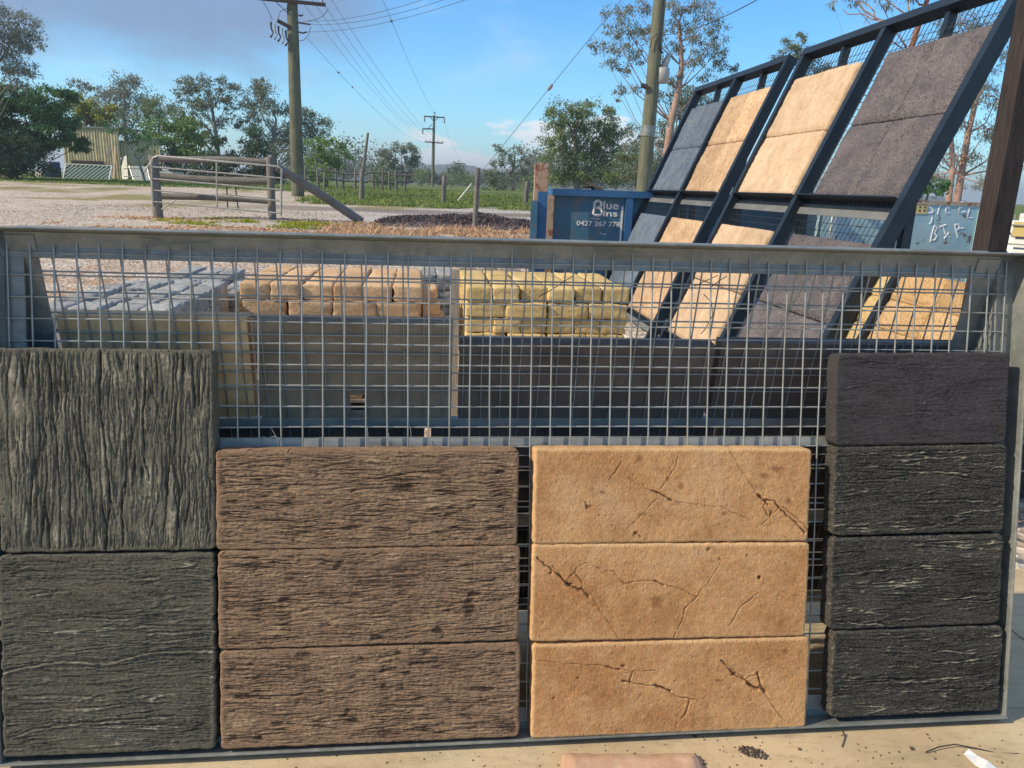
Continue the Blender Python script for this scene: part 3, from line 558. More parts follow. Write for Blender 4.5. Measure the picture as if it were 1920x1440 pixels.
    ex = np.minimum(X+Wd/2, Wd/2-X); ey = np.minimum(Y+Ht/2, Ht/2-Y); edge = np.minimum(ex, ey)
    def rnd_(e, r): e = np.clip(e, 0, r); return r-np.sqrt(np.maximum(r*r-(r-e)**2, 0))
    Z = T-0.5*amp+amp*(h-0.6)-rnd_(ex+0.0012, rr)-rnd_(ey+0.0012, rr)
    # rounded corners and slightly uneven outline
    Yn = np.clip(ey, 0, rc); sx = (Wd/2-(rc-np.sqrt(np.maximum(rc*rc-(rc-Yn)**2, 0)))*1.0)/(Wd/2)
    wx = 0.0016*fbm(Y*25+s, X*0+seed, 3, seed+30)*(np.abs(X)/(Wd/2))**8; wy = 0.0016*fbm(X*25+s, Y*0+seed, 3, seed+31)*(np.abs(Y)/(Ht/2))**8
    if style in ('sharp', 'rib'):
        n_ = np.clip(perlin(Vv*70, U*0+seed, seed+33), 0, 1)*0.006*(np.abs(U)/(max(Wd, Ht)/2))**30
        if grain == 'x': wx = wx-np.sign(X)*n_
    XX = X*sx+wx; YY = Y+wy
    N = nx*ny; V = np.stack([XX, YY, Z], -1).reshape(-1, 3); idx = np.arange(N).reshape(ny, nx)
    Fq = np.stack([idx[:-1, :-1], idx[:-1, 1:], idx[1:, 1:], idx[1:, :-1]], -1).reshape(-1, 4)
    ring = np.concatenate([idx[0, :-1], idx[:-1, -1], idx[-1, :0:-1], idx[:0:-1, 0]]); n = len(ring)
    Vb = V[ring].copy(); Vb[:, 2] = 0.0; Vm = V[ring].copy(); Vm[:, 2] = Vm[:, 2]*0.5+0.0006*np.sin(np.arange(n)*1.7)
    jm = N+np.arange(n); jb = N+n+np.arange(n)
    Fs = np.concatenate([np.stack([np.roll(ring, -1), ring, jm, np.roll(jm, -1)], -1), np.stack([np.roll(jm, -1), jm, jb, np.roll(jb, -1)], -1)])
    V = np.concatenate([V, Vm, Vb]); Fq = np.concatenate([Fq, Fs])
    one = np.ones(2*n); ea = 1-sstep(edge, 0.003, 0.012)
    me = np_mesh(name, V, Fq, mat, True, {'h': np.concatenate([h.ravel(), 0.6*one]), 'stain': np.concatenate([st.ravel(), 0*one]), 'edge': np.concatenate([ea.ravel(), one])})
    M = MF @ Matrix.Translation((cuv[0], -cuv[1], 0.0058)) @ Matrix.Rotation(rot, 4, 'Z')
    return tag(link(name, me, M), label, cat, group)
vcr = [([(190, 655), (189, 760), (200, 850), (207, 930), (199, 1030)], 0.004, 0.8), ([(277, 690), (268, 790), (272, 860), (280, 900)], 0.003, 0.7), ([(333, 662), (332, 760), (326, 860), (331, 940), (340, 1028)], 0.003, 0.6), ([(112, 660), (115, 760), (100, 830)], 0.002, 0.4), ([(235, 905), (228, 950), (232, 1020)], 0.003, 0.6), ([(300, 930), (285, 980), (280, 1026)], 0.003, 0.6)]
G_L = 'timber-look slabs at the left end of the stand'
panel_slab('concrete_slab', 'large square charcoal timber-look slab with vertical grain, upper left of the stand', 'concrete slab', G_L, [(-4, 653), (402, 656), (402, 1030), (-3, 1036)], 0.05, M_left, 'rib', 3, 'y', 0.0065, cracks=vcr, spots=[(60, 945, 0.008, 0.6), (62, 800, 0.02, 0.2)])
lrd = [([(6, 1262), (60, 1250), (120, 1240), (200, 1246), (260, 1231), (330, 1222), (402, 1221)], 0.0035, 0.75), ([(20, 1385), (60, 1372), (110, 1362), (200, 1354), (330, 1345)], 0.003, 0.6), ([(45, 1308), (120, 1306), (200, 1308)], 0.0028, 0.5), ([(35, 1333), (100, 1330), (180, 1332)], 0.0028, 0.5), ([(60, 1118), (130, 1110)], 0.0028, 0.5), ([(240, 1088), (300, 1084)], 0.0035, 0.6), ([(260, 1160), (330, 1158), (402, 1150)], 0.0026, 0.4), ([(40, 1190), (150, 1183), (230, 1172)], 0.0026, 0.35), ([(210, 1262), (270, 1266), (340, 1262)], 0.0026, 0.4)]
dcr = [([(8, 1250), (60, 1240), (120, 1230), (200, 1238), (260, 1222), (330, 1214), (400, 1212)], 0.002, 0.5), ([(20, 1375), (60, 1362), (110, 1352), (200, 1350)], 0.002, 0.4), ([(15, 1082), (100, 1085), (150, 1080)], 0.002, 0.5)]
panel_slab('concrete_slab', 'large square charcoal timber-look slab with horizontal grain, lower left of the stand', 'concrete slab', G_L, [(1, 1041), (405, 1035), (403, 1403), (3, 1419)], 0.05, M_left2, 'sharp', 8, 'x', 0.0055, cracks=dcr, ridges=lrd, auto=12)
G_B = 'brown timber-look slabs in the second column of the stand'
br = [[(405, 845), (971, 840), (971, 1022), (406, 1029)], [(410, 1033), (973, 1022), (973, 1199), (409, 1217)], [(413, 1220), (974, 1204), (974, 1380), (414, 1404)]]
lab = ['brown timber-look slab with fine even grain, topmost of its column of three', 'brown timber-look slab with scattered dark dents, middle of its column of three', 'brown timber-look slab with big hollows and knots, lowest of its column of three']
brs = [[(560, 905, 0.02, 0.35), (835, 880, 0.014, 0.35), (840, 970, 0.018, 0.3), (690, 912, 0.012, 0.3)], [(560, 1045, 0.02, 0.4), (480, 1065, 0.012, 0.4), (715, 1080, 0.014, 0.4), (500, 1175, 0.012, 0.4), (530, 1130, 0.014, 0.4), (810, 1130, 0.012, 0.35), (500, 1208, 0.02, 0.4)],
       [(468, 1245, 0.012, 0.7), (680, 1235, 0.014, 0.5), (765, 1262, 0.012, 0.9), (720, 1285, 0.009, 0.8), (755, 1285, 0.014, 0.5), (650, 1335, 0.016, 0.6), (900, 1310, 0.012, 0.6), (700, 1345, 0.016, 0.5), (820, 1238, 0.012, 0.6), (560, 1315, 0.018, 0.5), (860, 1245, 0.014, 0.4)]]
for i in range(3):
    panel_slab('concrete_slab', lab[i], 'concrete slab', G_B, br[i], 0.05, M_brown, 'fine', 20+i*5, 'x', 0.0050, spots=brs[i])
G_T = 'tan cracked-sandstone slabs in the third column of the stand'
tn = [[(1001, 840), (1519, 841), (1517, 1013), (999, 1020)], [(996, 1021), (1514, 1016), (1513, 1192), (996, 1202)], [(997, 1207), (1515, 1195), (1513, 1362), (997, 1386)]]
lab = ['tan slab with brown stains and a cracked knot at its right end, topmost of three', 'tan slab with a cracked knot near its left end, middle of the column of three', 'tan slab with long cracks across its face and a knot right of centre, lowest of three']
CW, CD = 0.0022, 0.55
tc1 = [([(1367, 846), (1392, 885), (1423, 930), (1437, 938)], CW, .5), ([(1423, 928), (1440, 945)], .006, .9), ([(1437, 937), (1450, 936), (1459, 951)], .0045, .8), ([(1459, 951), (1450, 962), (1438, 967), (1431, 950), (1437, 938)], .0028, .6), ([(1459, 951), (1480, 970), (1508, 997)], .0045, .8), ([(1466, 950), (1490, 968), (1512, 992)], .0028, .7), ([(1443, 968), (1425, 985)], CW, .5), ([(1446, 970), (1437, 1010)], .0016, .3), ([(1445, 960), (1443, 970)], .006, .8),
       ([(1177, 897), (1227, 923), (1273, 943), (1310, 946), (1350, 950), (1380, 963), (1407, 975)], CW, .6), ([(1222, 920), (1262, 938)], .004, .7), ([(1270, 857), (1262, 880), (1253, 897), (1238, 918)], CW, .5), ([(1230, 933), (1205, 962), (1177, 987)], CW, .4), ([(1165, 866), (1155, 885), (1142, 900)], .0028, .5), ([(1150, 848), (1155, 870)], .0016, .3), ([(1095, 940), (1103, 955)], .003, .6), ([(1190, 998), (1200, 1008)], .004, .7)]
ts1 = [(1120, 900, .05, .0), (1230, 960, .045, .0), (1165, 985, .03, .0), (1440, 960, .03, .0), (1456, 880, .016, .1), (1430, 892, .014, .05), (1479, 939, .012, .1), (1358, 962, .012, .1), (1200, 860, .016, .05), (1105, 950, .01, .3), (1276, 912, .012, .05), (1190, 1000, .012, .3), (1130, 925, .008, .1), (1253, 897, .009, .1)]
tc2 = [([(1007, 1045), (1033, 1067), (1063, 1093)], .0035, .8), ([(1035, 1060), (1055, 1085), (1068, 1096)], .003, .7), ([(1063, 1094), (1087, 1107)], .006, .9), ([(1077, 1073), (1090, 1088), (1092, 1098), (1083, 1107)], .003, .7), ([(1077, 1073), (1060, 1090)], .0028, .6), ([(1090, 1100), (1107, 1115), (1130, 1150), (1163, 1198)], .0024, .5), ([(1087, 1102), (1103, 1118)], .006, .8), ([(1078, 1072), (1085, 1062), (1100, 1055)], .0028, .6), ([(1062, 1043), (1075, 1073)], .0018, .5),
       ([(1117, 1063), (1150, 1072), (1173, 1094), (1207, 1087), (1240, 1092), (1280, 1107), (1305, 1119)], .0026, .6), ([(1228, 1088), (1245, 1096)], .004, .6), ([(1305, 1117), (1325, 1095), (1345, 1062), (1353, 1050)], .002, .5), ([(1305, 1117), (1285, 1140), (1275, 1165), (1263, 1192)], .0028, .5), ([(1420, 1112), (1385, 1140), (1367, 1172)], .0026, .5), ([(1424, 1090), (1455, 1106), (1490, 1117)], .0018, .4), ([(1370, 1140), (1355, 1125), (1320, 1108)], .0014, .3), ([(1083, 1022), (1092, 1042)], .0014, .3)]
ts2 = [(1120, 1140, .05, .0), (1250, 1140, .055, .0), (1450, 1160, .04, .0), (1422, 1082, .009, .7), (1230, 1128, .02, .02), (1328, 1030, .01, .3), (1400, 1040, .006, .2), (1033, 1073, .008, .7), (1070, 1095, .008, .7), (1348, 1048, .008, .3)]
tc3 = [([(1000, 1238), (1057, 1243), (1107, 1245), (1153, 1253), (1187, 1259), (1228, 1257)], .0024, .55), ([(1040, 1232), (1085, 1232), (1120, 1234)], .0016, .4), ([(1135, 1249), (1160, 1256)], .005, .6), ([(1187, 1260), (1180, 1280), (1230, 1283), (1253, 1294), (1265, 1305), (1300, 1312)], .003, .7), ([(1228, 1282), (1255, 1295)], .005, .8), ([(1165, 1275), (1183, 1278)], .004, .6), ([(1350, 1237), (1377, 1262), (1407, 1282), (1427, 1293)], .0035, .8), ([(1362, 1243), (1385, 1262), (1398, 1275)], .003, .6), ([(1400, 1280), (1420, 1292)], .006, .9), ([(1427, 1290), (1445, 1318), (1472, 1352)], .003, .6), ([(1425, 1285), (1433, 1298)], .007, .9), ([(1418, 1260), (1425, 1280)], .005, .8), ([(1398, 1272), (1412, 1266), (1418, 1262)], .0028, .6), ([(1418, 1262), (1435, 1246), (1465, 1250), (1490, 1270)], .0018, .4), ([(1416, 1200), (1432, 1235)], .0022, .5), ([(1280, 1308), (1310, 1312)], .002, .5), ([(1292, 1313), (1286, 1332), (1275, 1345)], .004, .6), ([(1090, 1245), (1085, 1265)], .0016, .4), ([(1265, 1355), (1268, 1370)], .002, .4)]
ts3 = [(1130, 1300, .06, .0), (1230, 1340, .05, .0), (1440, 1230, .04, .0), (1320, 1230, .04, .0), (1168, 1249, .009, .5), (1038, 1308, .007, .5), (1083, 1270, .006, .4), (1265, 1275, .006, .3), (1350, 1275, .01, .2), (1468, 1218, .012, .05), (1375, 1263, .009, .6)]
for i, (cr, sp_) in enumerate(((tc1, ts1), (tc2, ts2), (tc3, ts3))):
    panel_slab('concrete_slab', lab[i], 'concrete slab', G_T, tn[i], 0.05, M_tan, 'tan', 40+i*4, 'x', 0.009, cracks=cr, spots=sp_, rr=0.009, rc=0.009)
G_D = 'black timber-look slabs in the right-hand column of the stand'
dk = [[(1566, 664), (1891, 660), (1888, 831), (1563, 835)], [(1560, 838), (1886, 832), (1885, 995), (1561, 1005)], [(1553, 1011), (1877, 999), (1879, 1170), (1556, 1179)], [(1556, 1182), (1877, 1174), (1877, 1330), (1558, 1348)]]
lab = ['smooth purple-black timber-look slab at the top of the right-hand column', 'black timber-look slab with strong pale ridges, second from the top of the right-hand column', 'black timber-look slab with a ragged right edge, third from the top of the right-hand column', 'black timber-look slab standing on the bottom rail, lowest of the right-hand column']
for i in range(4):
    panel_slab('concrete_slab', lab[i], 'concrete slab', G_D, dk[i], 0.045, M_purple if i == 0 else M_dark, 'soft' if i == 0 else 'sharp', 60+i*7, 'x', 0.005 if i else 0.003, rr=0.009, rc=0.018, auto=(6, 26, 22, 24)[i])

# ------------------------------------------------------------------ slabs leaning on the back of the stand (their backs show through the mesh)
def cell_plate(xs, ys, solid, z0, z1, rough_seed=0):
    m = MB(); nx, ny = len(xs)-1, len(ys)-1
    S = lambda i, j: 0 <= i < nx and 0 <= j < ny and solid(i, j)
    for i in range(nx):
        for j in range(ny):
            if not S(i, j): continue
            x0, x1, y0, y1 = xs[i], xs[i+1], ys[j], ys[j+1]
            m.add([(x0,y0,z1),(x1,y0,z1),(x1,y1,z1),(x0,y1,z1)], [(0,1,2,3)]); m.add([(x0,y0,z0),(x1,y0,z0),(x1,y1,z0),(x0,y1,z0)], [(3,2,1,0)])
            for (di, dj, A, B) in ((-1,0,(x0,y1),(x0,y0)),(1,0,(x1,y0),(x1,y1)),(0,-1,(x0,y0),(x1,y0)),(0,1,(x1,y1),(x0,y1))):
                if not S(i+di, j+dj): m.add([(A[0],A[1],z0),(B[0],B[1],z0),(B[0],B[1],z1),(A[0],A[1],z1)], [(0,1,2,3)])
    return m
G_R = 'slabs standing on the back of the stand'
def back_slab(label, pxs, mat, hole=None, T=0.045):
    (xa, ya), (xb, yb) = pxs; ya += 11; u0, v0 = uv2(xa, ya); u1, v1 = uv2(xb, yb); v1 = min(v1, 0.4035) if v1 < 0.5 else v1
    xs = [-u1, -u0]; ys = [-v1, -v0]; sol = lambda i, j: True
    if hole:
        (hx0, hy0), (hx1, hy1) = hole; hy1 += 17; a0, b0 = uv2(hx0, hy0); a1, b1 = uv2(hx1, hy1); xs = [-u1, -a1, -a0, -u0]; ys = [-v1, -b1, -b0, -v0]; sol = lambda i, j: not (i == 1 and j == 1)
    o = cell_plate(xs, ys, sol, 0.006, 0.006+T).build('concrete_slab', mat, None, MR); tag(o, label, 'concrete slab', G_R)
    md = o.modifiers.new('worn_edges', 'BEVEL'); md.width = 0.004; md.segments = 2
back_slab('ochre-backed slab behind the mesh above the upper left slab', ((102, 583), (479, 784)), M_concy)
back_slab('grey-backed slab behind the mesh with a small square hole low down', ((472, 592), (846, 786)), M_conc, ((653, 743), (686, 776)))
back_slab('wide charcoal-backed slab behind the mesh above the tan slabs', ((863, 634), (1319, 786)), M_concd)
back_slab('charcoal-backed slab behind the mesh beside the black slab column', ((1356, 634), (1800, 786)), M_concd)
for (a, b, lb) in ((0.05, 0.85, 'charcoal slab on the second shelf behind, left end, mostly hidden'), (0.87, 1.66, 'charcoal slab on the second shelf behind the gap between brown and tan slabs'), (1.68, 2.30, 'charcoal slab on the second shelf behind the gap beside the black slabs')):
    o = cell_plate([-b, -a], [-0.7285, -0.416], lambda i, j: True, 0.006, 0.05).build('concrete_slab', M_concd, None, MR); tag(o, lb, 'concrete slab', G_R)
for (a, b, lb) in ((0.05, 0.85, 'charcoal slab on the lowest shelf behind, left end, mostly hidden'), (0.87, 1.66, 'charcoal slab on the lowest shelf behind the gap between brown and tan slabs'), (1.68, 2.30, 'charcoal slab on the lowest shelf behind the gap beside the black slabs')):
    o = cell_plate([-b, -a], [-1.0365, -0.742], lambda i, j: True, 0.006, 0.05).build('concrete_slab', M_concd, None, MR); tag(o, lb, 'concrete slab', G_R)

# ------------------------------------------------------------------ pallets of blocks behind the stand
def rough_block(name, w, d, h, seed, mat, r=0.011, nz=0.006):
    bm = bmesh.new(); bmesh.ops.create_cube(bm, size=1.0)
    for v in bm.verts: v.co = Vector((v.co.x*w, v.co.y*d, v.co.z*h))
    bmesh.ops.bevel(bm, geom=bm.edges[:], offset=r, segments=2, profile=0.6, affect='EDGES')
    bmesh.ops.subdivide_edges(bm, edges=[e for e in bm.edges if e.calc_length() > 0.05], cuts=3, use_grid_fill=True)
    rs = np.random.RandomState(seed)
    for v in bm.verts:
        p = v.co; k = perlin(p.x*16+seed, p.y*16+p.z*23, seed)+0.7*perlin(p.x*45+seed, p.y*45+p.z*41, seed+1)+0.5*perlin(p.x*95, p.y*95+p.z*80, seed+2); n = v.normal
        v.co = p+n*float(k)*nz
    me = bpy.data.meshes.new(name); bm.to_mesh(me); bm.free()
    me.polygons.foreach_set('use_smooth', [True]*len(me.polygons)); me.materials.append(mat); me.update(); return me
def yaw_at(P, extra=0.0): return Matrix.Translation(Vector([float(c) for c in P])) @ Matrix.Rotation(PSI+extra, 4, 'Z')
ORD = ['first', 'second', 'third', 'fourth', 'fifth', 'sixth', 'seventh', 'eighth']
CRS = ['top', 'second', 'third', 'fourth', 'fifth', 'sixth', 'seventh', 'eighth']
def pallet(label, a0, a1, b0, b1, z, group='timber pallets under the block stacks'):
    p = thing('timber_pallet', label, 'pallet', site((a0+a1)/2, (b0+b1)/2, 0), group)
    n = 7; w = (b1-b0)/n
    for i in range(n): MB().box((a0, b0+i*w, z-0.02), (a1, b0+i*w+w*0.8, z-0.001)).build('deck_board', M_pale, p, mat4(HX, NX_, ZZ, (0, 0, 0)))
    for a in (a0+0.02, (a0+a1)/2-0.02, a1-0.06): MB().box((a, b0+0.001, 0.0), (a+0.045, b1-0.001, z-0.0205)).build('bearer', M_pale, p, mat4(HX, NX_, ZZ, (0, 0, 0)))
def block_stack(kind, mat, tl, tr, b_front, ncols, hcourse, ndeep, ztop, seed, group, stretch=True, courses=None, ddepth=0.30, loose=0.025, tight=None):
    A = at_b(tl[0], tl[1], b_front); B = at_b(tr[0], tr[1], b_front); a0 = (A-0)@HX; a1 = B@HX; ztop = ztop if ztop is not None else (A[2]+B[2])/2
    Wd = a1-a0; w = Wd/ncols; rnd = random.Random(seed); nc = courses or max(1, int((ztop-0.10)/hcourse))
    hd = [rough_block('block', w*0.985, ddepth*0.97, hcourse*0.97, seed+i, mat) for i in range(4)]
    ns = max(2, int(round(ncols*0.66))); ws = Wd/ns; sd_ = [rough_block('block', ws*0.985, ddepth*0.5, hcourse*0.97, seed+9+i, mat) for i in range(4)]
    for cidx in range(nc):
        zc = ztop-hcourse*(cidx+0.5); st_ = stretch and cidx % 2 == 1
        cols, ww, dd, meshes = (ns, ws, ddepth*0.5, sd_) if st_ else (ncols, w, ddepth, hd)
        deep = ndeep if not st_ else ndeep*2
        for r in range(deep):
            for c_ in range(cols):
                if cidx > 0 and r > 1 and c_ not in (0, cols-1): continue
                a = a0+ww*(c_+0.5)+rnd.uniform(-.006, .006); b = b_front+dd*(r+0.5)+rnd.uniform(-.012, .012)
                o = link(kind+'_block', rnd.choice(meshes), yaw_at(site(a, b, zc+(rnd.uniform(-.010, .008)*(1 if tight else .4) if cidx == 0 else 0)), rnd.uniform(-loose, loose)+(pi if rnd.random() < .5 else 0)) @ Matrix.Diagonal((rnd.uniform(*(tight or (.955, 1.0))), rnd.uniform(*(tight or (.95, 1.0))), 1.0, 1.0)))
                row = 'front row' if r == 0 else ORD[r]+' row back'
                tag(o, '%s block, %s from left, %s course, %s' % (kind.replace('_', ' '), ORD[c_], CRS[min(cidx, 7)], row), 'block', group)
    return a0, a1, ztop-hcourse*nc
a0, a1, zb = block_stack('tan', M_tanblk, (448, 531), (790, 535), 4.25, 6, 0.093, 3, None, 100, 'tan blocks stacked on a pallet')
pallet('timber pallet under the stack of tan blocks', a0, a1, 4.25, 5.2, zb)
a0, a1, zb = block_stack('yellow', M_yelblk, (873, 538), (1182, 540), 4.1, 6, 0.086, 3, None, 200, 'yellow blocks stacked on a pallet', ddepth=0.27)
pallet('timber pallet under the stack of yellow blocks', a0, a1, 4.1, 4.95, zb)
a0, a1, zb = block_stack('slate_grey', M_greyblk, (52, 577), (322, 580), 3.45, 4, 0.10, 5, None, 300, 'slate grey blocks stacked at the left', stretch=False, courses=3, ddepth=0.215, loose=0.07, tight=(.80, .92))
pallet('timber pallet under the near stack of slate grey blocks', a0, a1, 3.45, 4.5, zb)
a0, a1, zb = block_stack('dark_slate', M_greyblk, (262, 532), (398, 533), 5.0, 3, 0.13, 4, None, 340, 'dark slate blocks in the far stack at the left', stretch=False, courses=3, ddepth=0.25, loose=0.05, tight=(.86, .95))
pallet('timber pallet under the far stack of slate blocks', a0, a1, 5.0, 6.0, zb)
a0, a1, zb = block_stack('small_slate', M_greyblk, (398, 548), (446, 548), 4.6, 2, 0.09, 2, None, 360, 'small slate blocks beside the tan stack', stretch=False, courses=4, ddepth=0.3)
pallet('timber pallet under the small slate blocks beside the tan stack', a0, a1, 4.6, 5.2, zb)
a0, a1, zb = block_stack('charcoal', M_greyblk, (785, 514), (850, 515), 5.9, 2, 0.062, 2, None, 380, 'thin charcoal blocks stacked between the tan and yellow stacks', stretch=False, courses=8, ddepth=0.4)
pallet('timber pallet under the thin charcoal blocks between tan and yellow stacks', a0, a1, 5.9, 6.7, zb)
a0, a1, zb = block_stack('brown_grey', M_brnblk, (860, 512), (985, 514), 5.6, 3, 0.075, 1, None, 400, 'brown grey blocks behind the yellow stack', stretch=False, courses=7, ddepth=0.4)
pallet('timber pallet under the brown grey blocks behind the yellow stack', a0, a1, 5.6, 6.0, zb)
# loose tan blocks stepping down at the right end of the tan stack
tb = [rough_block('block', 0.10, 0.2, 0.085, 500+i, M_tanblk) for i in range(2)]
for i, (px, py, b) in enumerate(((803, 550, 4.5), (808, 577, 4.48), (815, 600, 4.46))):
    P = at_b(px, py, b); k = 0
    while P[2]-0.043-0.086*k > 0.12 and k < 6:
        o = link('tan_block', tb[(i+k) % 2], yaw_at(P-ZZ*0.087*k, 0.1*(k % 2))); tag(o, 'loose small tan block, %s down in the %s pile right of the tan stack' % (ORD[k], ORD[i]), 'block', 'loose tan blocks beside the tan stack'); k += 1
        if i > 0 and k >= 2+i: break
# pale plank standing on end between the stacks
pl = MB(); P0 = at_b(847, 514, 3.3); P1 = at_b(862, 514, 3.3); a0, a1 = P0@HX, P1@HX
pl.box((a0, 3.3, 0), (a1, 3.36, P0[2]+0.02)); tag(pl.build('timber_plank', M_pale, None, mat4(HX, NX_, ZZ, (0, 0, 0))), 'pale rough-sawn timber standing upright between the tan and yellow stacks', 'timber')

# ------------------------------------------------------------------ tall slanted display racks at the right
LAM = radians(23.14); RO = site(2.5666, 4.0, 1.3175); RUU = HX*sin(LAM)+ZZ*cos(LAM); RN = np.cross(-NX_, RUU)
MK = mat4(-NX_, RUU, RN, RO)           # local x towards the camera, y up the slope, z out of the face
def sheet(name, w, h, T, seed, mat, nz=0.005, n=56, crack=True):
    gx = np.linspace(-w/2, w/2, n); gy = np.linspace(-h/2, h/2, n); X, Y = np.meshgrid(gx, gy); e = np.minimum(np.minimum(X+w/2, w/2-X), np.minimum(Y+h/2, h/2-Y))
    Z = T+nz*fbm(X*6, Y*6, 3, seed)+nz*0.5*fbm(X*40, Y*34, 2, seed+1)-0.012*(1-sstep(e, 0, 0.03))
    if crack: Z = Z-0.006*(1-sstep(np.abs(perlin(X*3+seed, Y*3, seed)), 0, 0.05))
    sx = 1-0.03*(1-sstep(np.minimum(Y+h/2, h/2-Y), 0, 0.03))
    V = np.stack([X*sx, Y, Z], -1).reshape(-1, 3); idx = np.arange(n*n).reshape(n, n); Fq = np.stack([idx[:-1, :-1], idx[:-1, 1:], idx[1:, 1:], idx[1:, :-1]], -1).reshape(-1, 4)
    ring = np.concatenate([idx[0, :-1], idx[:-1, -1], idx[-1, :0:-1], idx[:0:-1, 0]]); Vb = V[ring].copy(); Vb[:, 2] = 0; j = n*n+np.arange(len(ring))
    return np_mesh(name, np.concatenate([V, Vb]), np.concatenate([Fq, np.stack([np.roll(ring, -1), ring, j, np.roll(j, -1)], -1)]), mat, True)
def rack(label, bs, seed, low=True):
    r = thing('display_rack', label, 'display rack', site(RO@HX-0.55, RO@NX_+bs[0], 0), 'tall slanted display racks')
    T0, T1 = -1.43, 1.22
    for b in bs: MB().box((-b-0.028, T0, -0.05), (-b+0.028, T1-0.001, 0.035)).build('upright', M_rack, r, MK)
    MB().box((-bs[-1]-0.03, T1, -0.055), (-bs[0]+0.03, T1+0.055, 0.04)).build('top_rail', M_rack, r, MK)
    for i in range(len(bs)-1):
        x0, x1 = -bs[i+1]+0.029, -bs[i]-0.029
        for t in (0.0, -1.26):
            m = MB(); m.prism([(t+0.025, -0.045), (t-0.035, -0.045), (t-0.035, -0.039), (t+0.019, -0.039), (t+0.019, 0.062), (t+0.025, 0.062)], x0, x1); m.build('ledge', M_rack, r, MK)
            m = MB(); m.box((x0, t-0.085, -0.025), (x1, t-0.037, -0.021)); m.build('ledge_plate', M_plate, r, MK)
        m = MB()
        for k in range(1, int((x1-x0)/0.05)): m.box((x0+0.05*k-0.0015, T0+0.2, -0.031), (x0+0.05*k+0.0015, T1-0.002, -0.028))
        for k in range(1, int((T1-T0-0.2)/0.05)): m.box((x0, T0+0.2+0.05*k-0.0015, -0.0345), (x1, T0+0.2+0.05*k+0.0015, -0.0315))
        m.build('wire_mesh', M_rackwire, r, MK)
    for b in bs:      # vertical rear legs and a tie back to the upright
        p = RO+RUU*0.02-RN*0.03+NX_*b; q = p.copy(); q[2] = 0; m = MB(); m.beam(q, p, 0.05, 0.05, NX_); m.build('rear_leg', M_rack, r)
        p2 = RO+RUU*-1.30-RN*0.05+NX_*b; q2 = q+ZZ*0.06; m = MB(); m.beam(p2, q2, 0.04, 0.04); m.build('foot_tie', M_rack, r)
    for b in [(bs[i]+bs[i+1])/2 for i in range(len(bs)-1)]:
        p = RO+RUU*(T1-0.001)-RN*0.03+NX_*b; q = p-ZZ*2.2-HX*0.32; q = p+(q-p)*((p[2]-1.25)/(p[2]-q[2])); m = MB(); m.beam(q, p, 0.055, 0.04, NX_); m.build('brace', M_rack, r)
        m = MB(); m.beam(q, q*np.array([1, 1, 0])+HX*0.0, 0.05, 0.05, NX_); m.build('rear_leg', M_rack, r)
    return r
rack('nearer tall slanted steel rack of dark grey and tan slabs', (0.0, 1.22, 2.36), 1)
rack('farther tall slanted steel rack of tan and blue grey slabs', (2.68, 3.77, 4.95), 2)
def bay(b0, mats, kind, group, w=0.475, h=0.5, rows=((0.027, 2), (-1.235, 2)), seed=0):
    col = {0: 'nearer', 1: 'farther'}
    for t0, nr in rows:
        tier = 'upper' if t0 > -0.5 else 'lower'
        for rI in range(nr):
            for cI in range(2):
                me = sheet('slab', w, h*0.985, 0.045, seed+rI*2+cI, mats[(rI+cI) % len(mats)])
                o = link('display_slab', me, MK @ Matrix.Translation((-(b0+w*(cI+0.5)*1.005), t0+h*(rI+0.5), -0.026)))
                tag(o, '%s slab on the %s tier, %s row, %s of its pair' % (kind, tier, 'top' if rI else 'bottom', col[cI]), 'slab', group)
bay(0.06, [M_sl_grey], 'grey purple rough', 'grey purple slabs on the nearer rack', 0.485, seed=700)
bay(1.36, [M_sl_cream], 'cream tan', 'cream tan slabs on the nearer rack', 0.485, seed=720)
bay(2.74, [M_sl_tan], 'sandy tan veined', 'sandy tan slabs on the farther rack', 0.475, seed=740)
bay(3.86, [M_sl_blue], 'blue grey', 'blue grey slabs on the farther rack', 0.485, seed=760)
# low row of gravel-faced slabs leaning on a low trestle, nearer right
r3 = thing('slab_trestle', 'low dark steel trestle carrying yellow and orange gravel-faced slabs', 'display rack', site(3.2, 3.4, 0))
LO = RO+HX*0.12; ML = mat4(-NX_, RUU, RN, LO)
for x in (-0.27, 0.16, 1.23): MB().box((x-0.02, -1.43, -0.05), (x+0.02, -0.37, 0.055 if x == 0.16 else -0.008)).build('upright', M_rack, r3, ML)
MB().box((-0.25, -1.20, -0.055), (1.21, -1.18, 0.06)).build('ledge', M_rack, r3, ML); MB().box((-0.29, -0.46, -0.09), (1.25, -0.41, -0.051)).build('top_rail', M_rack, r3, ML)
for cI, (x0, w_, mt, nm) in enumerate(((-0.25, 0.385, M_sl_yel, 'yellow'), (0.185, 0.355, M_sl_or, 'orange'), (0.545, 0.355, M_sl_or, 'orange'), (0.905, 0.3, M_sl_or, 'orange'))):
    for rI in range(5):
        me = sheet('slab', w_, 0.158, 0.045, 800+cI*6+rI, mt, 0.006, 24, False)
        o = link('gravel_slab', me, ML @ Matrix.Translation((x0+w_/2, -1.178+0.160*(rI+0.5), -0.006)))
        tag(o, '%s gravel-faced slab on the low trestle, %s row up, %s column from the left' % (nm, ORD[rI], ORD[cI]), 'slab', 'gravel-faced slabs on the low trestle')

